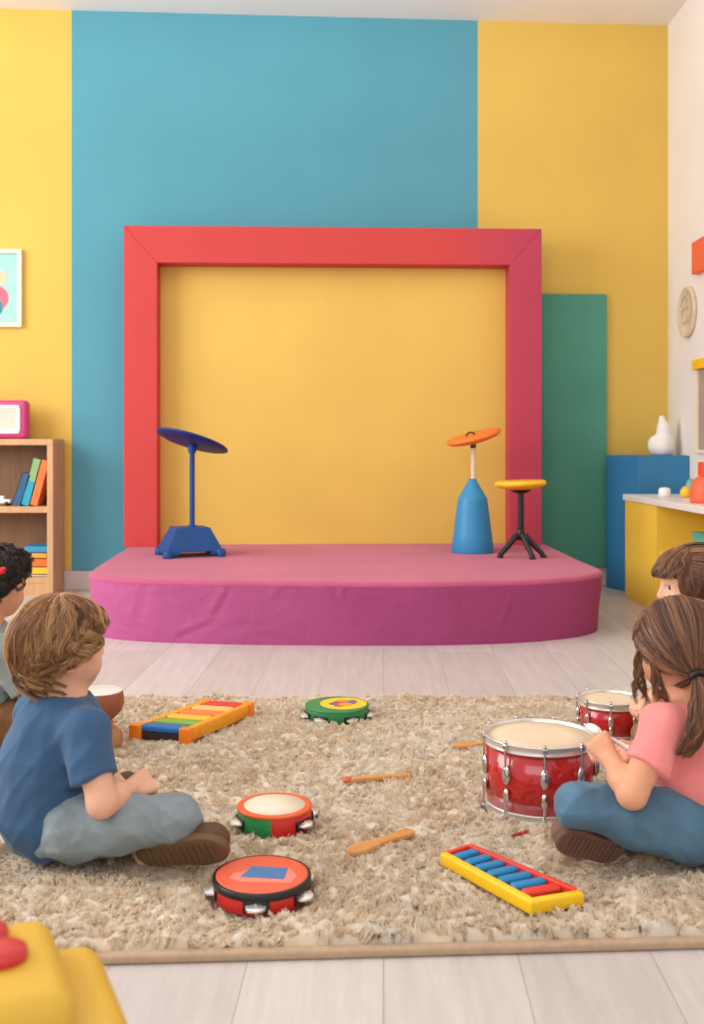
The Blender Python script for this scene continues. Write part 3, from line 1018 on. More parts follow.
# ---- rainbow xylophone
c = [F(130, 741, ZR), F(187, 746, ZR), F(253, 717, ZR)]
c.append(c[0] + (c[2] - c[1]) * 0.98 + (c[0] - c[1]) * -0.10)
o3 = sum(c, Vector()) / 4
foot_quad(c, 0.025)
c = [Vector((p.x - o3.x, p.y - o3.y, 0)) for p in c]
s = thing('toy_xylophone', 'orange framed xylophone with rainbow bars lying on the rug behind', 'xylophone', (o3.x, o3.y, ZR))
mo = mat_wood('amber_wood', (240, 156, 26), (250, 172, 44), 0.4, 0)
mo2 = mat('orange_block', (246, 138, 30), 0.4, 0.04)
for u in (0.06, 0.94):
    b = MB(); bar(b, bil(c, u, 0.02), bil(c, u, 0.98), 0.021, 0.006, 0.046, 0.004); b.build('rail', mo, s)
    for v in (0.035, 0.965):
        b = MB(); p = bil(c, u, v)
        ang = math.atan2((c[1] - c[0]).y, (c[1] - c[0]).x)
        b.box((p.x, p.y, 0.0245), (0.036, 0.028, 0.049), 0.004, Matrix.Rotation(ang, 3, 'Z'), seg=3, smooth=True); b.build('end_block', mo2, s)
mcp = mat('shadow_wood', (58, 40, 34), 0.7)  # dark tone puts the shade of the gap below the bars into colour
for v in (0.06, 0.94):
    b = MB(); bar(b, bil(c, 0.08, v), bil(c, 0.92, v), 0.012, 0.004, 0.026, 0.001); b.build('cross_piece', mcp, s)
cols = [('blue', (34, 112, 190)), ('green', (128, 178, 70)), ('yellow', (246, 194, 62)), ('salmon', (242, 130, 72)), ('pale orange', (248, 190, 112)), ('red', (214, 48, 44))]
for i, (nm, cc) in enumerate(cols):
    v = 0.09 + i * 0.168
    b = MB(); bar(b, bil(c, 0.10, v), bil(c, 0.90, v), 0.040, 0.026, 0.047, 0.009, seg=4)
    o_ = b.build('bar', mat('bar_paint', cc, 0.4, 0.05), s); o_['label'] = nm + ' sounding bar'

# ---- blue glockenspiel in a yellow and red frame
c = [F(443, 866, ZR), F(470, 857, ZR), F(584, 906, ZR), F(530, 915, ZR)]    # near-left, far-left, far-right, near-right
o3 = sum(c, Vector()) / 4
foot_quad(c, 0.02)
c = [Vector((p.x - o3.x, p.y - o3.y, 0)) for p in c]
s = thing('toy_glockenspiel', 'yellow and red framed glockenspiel with blue bars at rug front', 'glockenspiel', (o3.x, o3.y, ZR))
my, mr_ = mat('toy_yellow', (246, 200, 30), 0.38, 0.04), mat('toy_scarlet', (222, 58, 40), 0.4, 0.05)
b = MB(); bar(b, bil(c, 0.06, -0.02), bil(c, 0.06, 1.02), 0.019, 0.0, 0.027, 0.005); b.build('side_rail', my, s)['label'] = 'yellow side rail'
b = MB(); bar(b, bil(c, 0.0, 0.985), bil(c, 1.0, 0.985), 0.019, 0.0, 0.0275, 0.005); b.build('end_rail', my, s)['label'] = 'yellow end rail'
b = MB(); bar(b, bil(c, 0.97, 0.0), bil(c, 0.97, 0.95), 0.012, 0.0, 0.029, 0.003); b.build('side_rail', mr_, s)['label'] = 'red side rail'
b = MB(); bar(b, bil(c, 0.1, 0.0), bil(c, 1.0, 0.0), 0.012, 0.0, 0.027, 0.003); b.build('end_rail', mr_, s)['label'] = 'red end rail'
b = MB(); b.prism([bil(c, 0.08, 0.02)[:2], bil(c, 0.95, 0.02)[:2], bil(c, 0.95, 0.97)[:2], bil(c, 0.08, 0.97)[:2]], 0.002, 0.010)
b.build('tray', mat('tray_navy', (18, 38, 60), 0.6), s)
mb_ = mat('bar_blue', (20, 128, 184), 0.35, 0.08)
for i in range(7):
    v = 0.085 + i * 0.124
    b = MB(); bar(b, bil(c, 0.17 + 0.03 * (i % 2), v), bil(c, 0.93, v + 0.0), 0.0235, 0.011, 0.027, 0.0075, seg=4)
    if i == 6:
        b.build('bar', mr_, s)['label'] = 'red sounding bar'
    else:
        b.build('bar', mb_, s)['label'] = 'blue sounding bar'


# ---- tambourines
def tambourine(label, px, py, R, H, rot, shell, head, slots, group='tambourines on the rug'):
    q = F(px, py, ZR)
    FOOT.append((q.x, q.y, R + 0.012))
    s = thing('tambourine', label, 'tambourine', q, rot, group)
    shell(s, R, H); head(s, R, H)
    for a in slots:
        a = math.radians(a)
        Rz = Matrix.Rotation(a, 3, 'Z')
        b = MB(); w = 0.050
        b.box(Rz @ Vector((R - 0.005, 0, H * 0.42)), (0.0135, w, 0.0215), 0.002, Rz)  # solid black box, its colour paints the dark inside of an uncut slot
        sl = b.build('jingle_slot_shade', M['black'], s); 
        for dz in (-0.0036, 0.0036):
            b = MB()
            b.lathe([(0.003, -0.0008), (0.012, -0.0004), (0.0190, -0.0012), (0.0203, -0.0004), (0.0190, 0.0006), (0.012, 0.0014), (0.0075, 0.0030), (0.003, 0.0032)], 28,
                    Matrix.Translation(Rz @ Vector((R + 0.001, 0, H * 0.42 + dz))) @ Matrix.Rotation(0.12 * (1 if dz > 0 else -1), 4, 'X') @ Matrix.Rotation(PI if dz < 0 else 0, 4, 'X'))
            b.build('jingle', M['chrome_soft'], sl)
        b = MB(); p = Rz @ Vector((R + 0.003, 0, 0))
        b.tube([(p.x, p.y, H * 0.42 - 0.0095), (p.x, p.y, H * 0.42 + 0.0095)], 0.0018, 8); b.build('pin', M['chrome'], sl)
    return s


M['chrome_soft'] = mat('brushed_steel', (228, 226, 222), 0.3, 0.05, metal=0.7)


def shell_ring(R, H, n=64, a0=0.0, a1=2 * PI, mi=0, b=None):
    b = b or MB()
    prof = [(R - 0.008, 0.001), (R - 0.002, 0.0), (R, 0.002), (R, H - 0.002), (R - 0.002, H), (R - 0.008, H)]
    m = len(prof); k = int(n * (a1 - a0) / (2 * PI))
    full = abs(a1 - a0 - 2 * PI) < 1e-6
    vs = [(r * math.cos(a0 + (a1 - a0) * i / k), r * math.sin(a0 + (a1 - a0) * i / k), z) for i in range(k + (0 if full else 1)) for r, z in prof]
    fs = []
    tot = len(vs) // m
    for i in range(k):
        j = (i + 1) % tot
        for r in range(m):
            r2 = (r + 1) % m
            fs.append((i * m + r, j * m + r, j * m + r2, i * m + r2))
    b.add(vs, fs, mi, False)
    for i in range(len(b.sm)): b.sm[i] = True
    return b


def blob_poly(pts, sc=1.0):
    return [(x * sc, y * sc) for x, y in pts]


mg = mat('tambourine_green', (36, 122, 66), 0.45, 0.06)
mrd = mat('tambourine_red', (206, 44, 36), 0.4, 0.06)


def sh_green(s, R, H): shell_ring(R, H).build('shell', mg, s)


def hd_green(s, R, H):
    b = MB(); b.lathe([(0, H - 0.006), (R - 0.0015, H - 0.006), (R + 0.001, H - 0.004), (R + 0.001, H + 0.001), (R - 0.004, H + 0.0025), (0, H + 0.0028)], 56)
    b.build('rim', mat('tambourine_green_top', (48, 132, 76), 0.45), s)
    b = MB()
    z = H + 0.0029
    def disc(cx, cy, r, z, mi, sy=1.0, k=36):
        b.prism([(cx + r * math.cos(2 * PI * i / k), cy + sy * r * math.sin(2 * PI * i / k)) for i in range(k)], z, z + 0.0005, mi=mi)
    disc(0.2 * R, 0.02 * R, 0.74 * R, z, 0)
    for cx, cy, r, mi in ((0.05, 0.12, 0.2, 1), (-0.12, -0.05, 0.16, 2), (0.2, -0.12, 0.18, 3), (0.36, 0.1, 0.17, 2), (0.12, 0.34, 0.15, 3), (0.42, 0.3, 0.12, 1), (0.0, -0.28, 0.12, 1)):
        disc(cx * R + 0.06 * R, cy * R, r * R * 1.25, z + 0.0006 + 0.0001 * mi, mi, 0.8)
    b.build('drumhead', [mat('head_yellow', (244, 200, 52), 0.5), mat('patch_red', (200, 70, 48), 0.5), mat('patch_blue', (70, 110, 160), 0.5), mat('patch_orange', (236, 150, 50), 0.5)], s)


q_ = F(337, 715, ZR)
tambourine('green tambourine with yellow patterned top on the rug at back centre', 337, 719, 31.2 * q_.y / FPX, 0.046, 0.0, sh_green, hd_green, (-160, -120, -62, -14, 40, 90, 140))


def sh_half(s, R, H):
    b = shell_ring(R, H, a0=math.radians(80), a1=math.radians(269), mi=0)
    shell_ring(R, H, a0=math.radians(-91), a1=math.radians(80), mi=1, b=b)
    b.build('shell', [mat('half_green', (38, 140, 76), 0.45, 0.05), mrd], s)


def hd_half(s, R, H):
    b = MB(); b.lathe([(R * 0.83, H + 0.001), (R - 0.001, H - 0.004), (R + 0.0012, H - 0.004), (R + 0.0012, H + 0.0015), (R - 0.004, H + 0.003), (R * 0.86, H + 0.0032), (R * 0.83, H + 0.0026)], 56)
    b.build('rim', mat('rim_orange', (232, 98, 50), 0.45), s)
    b = MB(); b.lathe([(0, H + 0.0024), (R * 0.85, H + 0.0024), (R * 0.85, H - 0.001), (0, H - 0.001)], 48)
    b.build('drumhead', mat('skin_white', (238, 224, 204), 0.6, 0.05), s)


q_ = F(275, 822, ZR)
tambourine('half green, half red tambourine with white head and orange rim, centre of rug', 274.5, 825, 36.5 * q_.y / FPX, 0.045, 0.0, sh_half, hd_half, (-155, -35, 20, 80, 140))


def sh_red(s, R, H): shell_ring(R, H).build('shell', mrd, s)


def hd_red(s, R, H):
    b = MB(); b.lathe([(R - 0.006, H - 0.013), (R + 0.0035, H - 0.013), (R + 0.0042, H - 0.011), (R + 0.0042, H - 0.001), (R + 0.002, H + 0.001), (R - 0.002, H + 0.001)], 60)
    b.build('rim', M['black'], s)
    b = MB(); b.lathe([(0, H + 0.002), (R * 0.9, H + 0.0018), (R - 0.0005, H + 0.0006), (R - 0.0005, H - 0.004), (0, H - 0.004)], 56)
    z = H + 0.0021
    b.prism(blob_poly([(-0.30, -0.36), (0.52, -0.40), (0.62, -0.10), (0.48, 0.18), (-0.10, 0.24), (-0.48, 0.0), (-0.55, -0.22)], R * 1.22), z, z + 0.0004, mi=2)
    b.prism(blob_poly([(-0.36, -0.16), (0.40, -0.26), (0.44, 0.20), (-0.20, 0.30)], R * 1.22), z + 0.0005, z + 0.001, mi=1)
    b.build('drumhead', [mat('head_salmon', (232, 100, 72), 0.45, 0.04), mat('patch_cobalt', (66, 122, 180), 0.45), mat('patch_pink', (244, 140, 122), 0.45)], s)


q_ = F(262, 895, ZR)
tambourine('red tambourine with black rim and blue patch on top at rug front', 262, 896, 47 * q_.y / FPX, 0.042, 0.0, sh_red, hd_red, (-170, -92, -28, 30, 90, 140))


# ---- wooden beaters: flat paddles with a rounded head
def beater(label, a, c, w0, w1, tip=None, rise=0.0):
    a = Vector(a); c = Vector(c); L = (Vector((c.x, c.y)) - Vector((a.x, a.y))).length
    ang = math.atan2(c.y - a.y, c.x - a.x)
    s = thing('wooden_beater', label, 'beater', (a.x, a.y, a.z), ang, 'wooden beaters on the rug')
    pts = []
    hl = w0 * 1.5
    for i in range(13):                                             # head end
        t = PI / 2 + PI * i / 12
        pts.append((w0 * 0.95 + w0 * 0.95 * math.cos(t), w0 / 2 * math.sin(t) * 1.0))
    low = [(hl, -w0 * 0.40), (min(hl * 1.7, L * 0.48), -w1 * 0.38), (L * 0.66, -w1 * 0.36), (L * 0.88, -w1 * 0.5), (L * 0.97, -w1 * 0.48), (L, -w1 * 0.3)]
    pts += low + [(x, -y) for x, y in low[::-1]]
    b = MB(); b.prism(pts, 0, 0.0115, 0.0035, seg=3, smooth=True); b.build('handle', M['beech'], s)
    if tip:
        b = MB(); b.ball((w0 * 0.55, 0, 0.007), (w0 * 0.62, w0 * 0.56, 0.0085)); b.build('tip', tip, s)['label'] = 'reddish rounded tip'
    return s


M['beech'] = mat_wood('beech', (196, 134, 72), (216, 156, 92), 0.5, 0, 4)
ZP = 0.031
beater('thin wooden beater with reddish tip lying at the middle of the rug', F(343, 783, ZP), F(411, 777, ZP), 0.022, 0.024, mat('beater_red', (206, 98, 72), 0.6, 0.1))
beater('thick wooden beater with broad round head, right of the two tambourines', F(347, 856, ZP), F(412, 834, ZP), 0.044, 0.033)
a = F(453, 748, ZP)
beater('wooden beater lying just left of the big red drum', a, a + Vector((0.16, 0.03, 0)), 0.036, 0.018)
# crayon
a, c = F(512, 836, 0.033), F(529, 831, 0.033)
s = thing('crayon', 'tiny red crayon lying on the rug in front of the big drum', 'crayon', a, math.atan2((c - a).y, (c - a).x))
L = (c - a).length
b = MB(); b.tube([(0.006, 0, 0), (L, 0, 0)], 0.0034, 10); b.build('wrapper', mat('crayon_red', (196, 40, 36), 0.5), s)
b = MB(); b.tube([(-0.003, 0, 0), (0.0062, 0, 0)], [0.0012, 0.003], 10); b.build('point', mat('crayon_tip', (170, 34, 34), 0.5), s)


# ---- drums
def drum(label, q, R, H, nl, a0, group):
    FOOT.append((q.x, q.y, R + 0.015))
    s = thing('snare_drum', label, 'drum', q, 0, group)
    b = MB(); b.lathe([(R - 0.006, 0.010), (R, 0.010), (R, H - 0.012), (R - 0.006, H - 0.012)], 72); b.build('shell', M['drum_red'], s)
    b = MB(); b.lathe([(0, H - 0.006), (R * 0.6, H - 0.0062), (R * 0.985, H - 0.0075), (R * 0.985, H - 0.014), (0, H - 0.014)], 72); b.build('drumhead', M['drum_skin'], s)
    hoop = [(R - 0.002, -0.004), (R + 0.005, -0.004), (R + 0.0060, -0.002), (R + 0.0045, 0.0), (R + 0.0045, 0.013), (R + 0.0068, 0.0155), (R + 0.006, 0.0175), (R + 0.001, 0.018), (R - 0.002, 0.0165), (R - 0.002, -0.004)]
    for z0, sgn in ((H - 0.018, 1), (0.018, -1)):
        b = MB(); b.lathe([(r, z0 + sgn * z) for r, z in hoop], 72); b.build('hoop', M['chrome_soft'], s)
    sc = 1.25 * R / 0.129
    for i in range(nl):
        a = math.radians(a0) + 2 * PI * i / nl
        Rz = Matrix.Rotation(a, 4, 'Z')
        for top in (1, 0):
            zs = (lambda z: H - z) if top else (lambda z: z)
            b = MB()
            x = R + 0.0085
            b.tube([Rz @ Vector((x, 0, zs(-0.002))), Rz @ Vector((x, 0, zs(0.045 * sc)))], 0.0026, 10)         # rod
            b.box(Rz @ Vector((x - 0.001, 0, zs(0.007))), (0.011, 0.012, 0.012), 0.002, Rz.to_3x3())              # claw
            b.lathe([(0, -0.003), (0.0045, -0.003), (0.0045, 0.003), (0, 0.003)], 8, Matrix.Translation(Rz @ Vector((x, 0, zs(-0.003)))))
            if top:
                zc = 0.058 * sc
                prof = [(0.0001, -0.020), (0.0045, -0.0165), (0.0072, -0.008), (0.0078, 0.001), (0.0062, 0.010), (0.0034, 0.017), (0.0001, 0.0195)]
            else:
                zc = 0.046 * sc
                prof = [(0.0001, -0.014), (0.0040, -0.012), (0.0052, -0.004), (0.0052, 0.006), (0.003, 0.013), (0.0001, 0.015)]
            prof = [(r * 1.45 * min(1, R / .12), z * sc) for r, z in prof]
            fl = Matrix.Diagonal((0.75, 1, 1, 1))
            b.lathe(prof, 16, Rz @ Matrix.Translation((R + 0.005, 0, zs(zc))) @ fl)
            b.build('tension_lug', M['chrome'], s)
    return s


M['drum_red'] = mat('drum_red', (186, 24, 28), 0.18, 0.05, 4, coat=0.6)
M['drum_skin'] = mat('drum_skin', (224, 204, 176), 0.6, 0.07, 5)
qd = F(539.5, 807, ZR); qd.z = ZR
Rb = 53 * qd.y / FPX
drum('large red drum with chrome lugs in front of the pink shirted girl', qd, Rb, 0.180, 9, -95, 'red drums')
qs = F(611, 736, ZR)
drum('small red drum standing behind the large red drum', qs, 30.5 * qs.y / FPX, 0.118, 8, -104, 'red drums')

# ---- goblet drum behind the boy
q = F(100, 752, ZR); k = q.y / FPX
FOOT.append((q.x, q.y, 0.06))
s = thing('goblet_drum', 'small brown goblet drum with white head behind the boy', 'drum', q)
mbr = mat('goblet_brown', (150, 84, 50), 0.5, 0.08, 8)
b = MB(); b.lathe([(0, 31 * k), (9.5 * k, 31 * k), (15 * k, 35 * k), (21 * k, 41 * k), (23.6 * k, 48 * k), (23.6 * k, 54 * k), (22.4 * k, 60 * k), (21.6 * k, 61.5 * k), (19 * k, 61.5 * k), (0, 61 * k)], 44); b.build('bowl', mbr, s)
b = MB(); b.lathe([(0, 60.5 * k), (21.7 * k, 60.5 * k), (21.9 * k, 61.5 * k), (21 * k, 62.4 * k), (0, 62.8 * k)], 44); b.build('drumhead', mat('goblet_head', (244, 240, 234), 0.55), s)
b = MB(); b.lathe([(0, 26 * k), (12 * k, 26 * k), (13.5 * k, 29 * k), (12 * k, 32 * k), (0, 32 * k)], 36); b.build('waist_band', mat('band_orange', (236, 92, 36), 0.5), s)
b = MB(); b.lathe([(0, 0), (17 * k, 0), (20.5 * k, 4 * k), (22.5 * k, 11 * k), (21.5 * k, 18 * k), (17 * k, 23.5 * k), (11.5 * k, 26.5 * k), (0, 27 * k)], 44); b.build('foot_bowl', mat('goblet_tan', (176, 122, 74), 0.5, 0.08, 8), s)

# ================================================================== yellow toy in the near left corner
tx, ty = -0.392, 0.99
s = thing('toy_table', 'blurred yellow plastic toy table with red knobs in near left corner', 'toy table', (tx, ty, 0), math.radians(24))
myp = mat('yellow_plastic', (214, 172, 56), 0.45, 0.03, 3)
b = MB(); b.box((0, 0, 0.345), (0.235, 0.185, 0.110), 0.024, seg=5, smooth=True); b.build('upper_tier', myp, s)
b = MB(); b.box((0.014, -0.005, 0.180), (0.312, 0.215, 0.360), 0.026, seg=5, smooth=True); b.build('lower_tier', myp, s)
mk = mat('knob_red', (196, 48, 52), 0.4)
for x, y in ((0.060, 0.000), (0.047, 0.050)):
    b = MB(); b.lathe([(0, 0.398), (0.018, 0.398), (0.0225, 0.400), (0.0238, 0.405), (0.022, 0.411), (0.016, 0.4145), (0, 0.4155)], 32, Matrix.Translation((x, y, 0)))
    b.build('knob', mk, s)
# ================================================================== children
def V3(*a): return np.array(a, float)
def W(px, py, d): return np.array(P(px, py, d))
def unit(v): v = np.array(v, float); return v / np.linalg.norm(v)


class Head:
    """child's head: local x right, y forward, z up"""
    def __init__(s, c, yaw_dir, pitch=0.0, roll=0.0, sc=1.0):
        f = unit([yaw_dir[0], yaw_dir[1], 0]); r = V3(f[1], -f[0], 0); u = V3(0, 0, 1)
        f2 = f * math.cos(pitch) + u * math.sin(pitch); u2 = u * math.cos(pitch) - f * math.sin(pitch)
        r2 = r * math.cos(roll) + u2 * math.sin(roll); u3 = u2 * math.cos(roll) - r * math.sin(roll)
        s.c = V3(*c); s.R = np.stack([r2, f2, u3], 1); s.sc = sc

    def w(s, p):
        p = np.asarray(p, float)
        return s.c + (p @ s.R.T) * s.sc

    def volume(s, v):
        k = s.sc; R = s.R
        v.ell(s.w((0, -.010, .020)), np.array((.071, .086, .077)) * k, R, 0.01)
        v.ell(s.w((0, .026, -.030)), np.array((.056, .056, .062)) * k, R, 0.03)
        v.ell(s.w((0, .052, -.070)), np.array((.022, .018, .016)) * k, R, 0.03)          # chin
        v.ell(s.w((0, .045, .045)), np.array((.05, .03, .035)) * k, R, 0.03)             # forehead
        for x in (-1, 1):
            v.ell(s.w((x * .033, .052, -.038)), np.array((.023, .022, .024)) * k, R, 0.02)   # cheek
            v.ell(s.w((x * .0285, .078, .004)), np.array((.0125, .010, .007)) * k, R, 0.010, sub=True)
            v.ell(s.w((x * .0725, -.008, -.016)), np.array((.008, .019, .028)) * k, R, 0.006)
            v.ell(s.w((x * .079, -.004, -.014)), np.array((.005, .010, .017)) * k, R, 0.004, sub=True)
        v.cone(s.w((0, .078, .006)), s.w((0, .089, -.020)), .006 * k, .0085 * k, 0.01)
        for x in (-1, 1):
            v.ell(s.w((x * .008, .085, -.023)), np.array((.006, .006, .005)) * k, R, 0.006)
        v.ell(s.w((0, .077, -.044)), np.array((.017, .008, .0045)) * k, R, 0.005)
        v.ell(s.w((0, .076, -.0525)), np.array((.014, .008, .005)) * k, R, 0.005)
        v.ell(s.w((0, .086, -.0485)), np.array((.016, .006, .0015)) * k, R, 0.003, sub=True)

    def lips(s, C, org):
        q = ((C + org - s.c) @ s.R) / s.sc
        return (((q[:, 0] / .019) ** 2 + ((q[:, 1] - .080) / .016) ** 2 + ((q[:, 2] + .0485) / .0105) ** 2) < 1).astype(int)

    def eyes(s, parent, org):
        for x in (-1, 1):
            b = MB()
            M4 = Matrix([[*(s.R[i] * s.sc), (s.w((x * .0285, .0605, .004)) - org)[i]] for i in range(3)] + [[0, 0, 0, 1]])
            bb = MB(); bb.ball((0, 0, -0.0005), 0.0112, 0, u=20, v=14)
            bb.lathe([(0, .0122), (.003, .0121), (.0031, .0118), (.0078, .0093), (.0079, .0088)], 16, Matrix.Rotation(-PI / 2, 4, 'X'), 1)
            bb.lathe([(0, .0126), (.0028, .0124), (.0029, .0118)], 12, Matrix.Rotation(-PI / 2, 4, 'X'), 2)
            b.v, b.f, b.mi, b.sm = [tuple(M4 @ Vector(p)) for p in bb.v], bb.f, bb.mi, bb.sm
            b.build('eye', [M['eye_white'], M['iris'], M['black']], parent)


M['eye_white'] = mat('eye_white', (236, 232, 228), 0.2)
M['iris'] = mat('iris_brown', (86, 58, 40), 0.2)
M['lips'] = mat('lips', (204, 112, 100), 0.45, 0.05)

EC = V3(0, -.008, .020)                      # hair ellipsoid
ER = V3(.078, .092, .084)


def esurf(az, pol, k=1.0):
    """point over the scalp; az 0 = face side, pol from the crown"""
    return EC + np.stack([np.sin(az) * np.sin(pol) * ER[0] * k, np.cos(az) * np.sin(pol) * ER[1] * k, np.cos(pol) * ER[2] * k], -1)


def scalp_cap(pol_end, k=1.05, n=48, m=16):
    az = np.linspace(0, 2 * PI, n, endpoint=False)
    pe = pol_end(az)
    V = []
    for j in range(m + 1):
        V.append(esurf(az, pe * (j / m) * 0.97 + 0.002, k - 0.09 * (j / m) ** 8))
    V = np.concatenate(V)
    Q = np.array([[j * n + i, j * n + (i + 1) % n, (j + 1) * n + (i + 1) % n, (j + 1) * n + i] for j in range(m) for i in range(n)])
    return V, Q


def hair_mesh(name, hd, parent, org, parts, material):
    """parts: list of (V,Q,tone) in head space"""
    Vs, Qs, ts, o = [], [], [], 0
    for V, Q, t in parts:
        Vs.append(V); Qs.append(Q + o); ts.append(t); o += len(V)
    V = hd.w(np.concatenate(Vs)) - org
    me = mesh_np(name, V, np.concatenate(Qs), material, tone=np.concatenate(ts))
    return link(name, me, parent)


def hand(v, wrist, f, n, s, sc=1.0, curl=(0.5, 0.7, 0.5), spread=0.10, thumb=0.6, side=1):
    """f finger direction, n palm side (fingers curl towards n), s thumb side"""
    f = unit(f); n = np.array(n, float); n = unit(n - f * (n @ f)); s = np.cross(n, f) * side
    wrist = np.array(wrist)
    L = .050 * sc
    for q in (-.62, -.2, .22, .62):
        v.cone(wrist + s * q * .016 * sc, wrist + f * L + s * q * .036 * sc, .0125 * sc, .0105 * sc, 0.008, flat=(n, 0.85))
    lens = (.036, .042, .039, .030)
    for i, q in enumerate((1.0, .34, -.33, -1.0)):
        p = wrist + f * L * (1.0 - .04 * abs(q)) + s * q * .0215 * sc
        d = unit(f + s * q * spread); rr = (.0075, .0078, .0074, .0066)[i] * sc
        ang = 0.15
        pts = [p]; rad = [rr * 1.05]
        for j, fr in enumerate((.45, .32, .25)):
            ang += curl[j]
            pts.append(pts[-1] + (d * math.cos(ang) + n * math.sin(ang)) * lens[i] * sc * fr); rad.append(rr * (.97, .92, .82)[j])
        v.chain(pts, rad, 0.0022)
    b0 = wrist + f * .012 * sc + s * .015 * sc + n * .004
    b1 = b0 + unit(f * .6 + s * .75 + n * .35) * .026 * sc
    b2 = b1 + unit(f * .9 + s * (.35 - thumb * .4) + n * (.25 + thumb * .5)) * .020 * sc
    b3 = b2 + unit(f * .9 + s * (.1 - thumb * .6) + n * (.2 + thumb * .5)) * .015 * sc
    v.chain([b0, b1, b2, b3], [.0105 * sc, .0088 * sc, .0078 * sc, .0066 * sc], 0.004)


def shoe(parent, org, heel, toe, up, mats, name='shoe'):
    """heel/toe points of the sole's middle line; up points from sole to ankle"""
    heel, toe = np.array(heel), np.array(toe); t = unit(toe - heel); up = np.array(up, float); up = unit(up - t * (up @ t)); sd = np.cross(t, up)
    L = np.linalg.norm(toe - heel)
    lo = np.minimum(heel, toe) - .12; hi = np.maximum(heel, toe) + .12
    v = Vol(lo, hi, .003)
    c = heel + up * .030
    v.chain([c + t * .030, c + t * L * .5 + up * .002, c + t * (L * .80) - up * .006], [.033, .034, .036], .02, flat=(sd, .95))
    v.cone(c + t * .036 + up * .0, c + t * .040 + up * .030, .032, .031, .02)
    v.cut(heel + up * .008, -up, 0.003)
    ob = v.build(name, mats[0], parent, org)
    pts = []
    for i in range(40):
        a = 2 * PI * i / 40
        x = L / 2 + (L / 2 + .004) * math.copysign(abs(math.cos(a)) ** .75, math.cos(a))
        wd = .034 + .006 * (x / L) - .006 * math.exp(-((x / L - .42) / .18) ** 2)
        pts.append((x, wd * math.copysign(abs(math.sin(a)) ** .8, math.sin(a))))
    M4 = Matrix([[t[i], sd[i], up[i], (heel - org)[i]] for i in range(3)] + [[0, 0, 0, 1]])
    b = MB(); b.prism(pts, -.006, .0115, .004, M=M4)
    for i in range(12):
        x = L * (.1 + .07 * i)
        b.box(M4 @ Vector((x, 0, -.0065)), (.005, .046, .005), .001, M4.to_3x3())
    b.build('sole', mats[1], ob)
    return ob


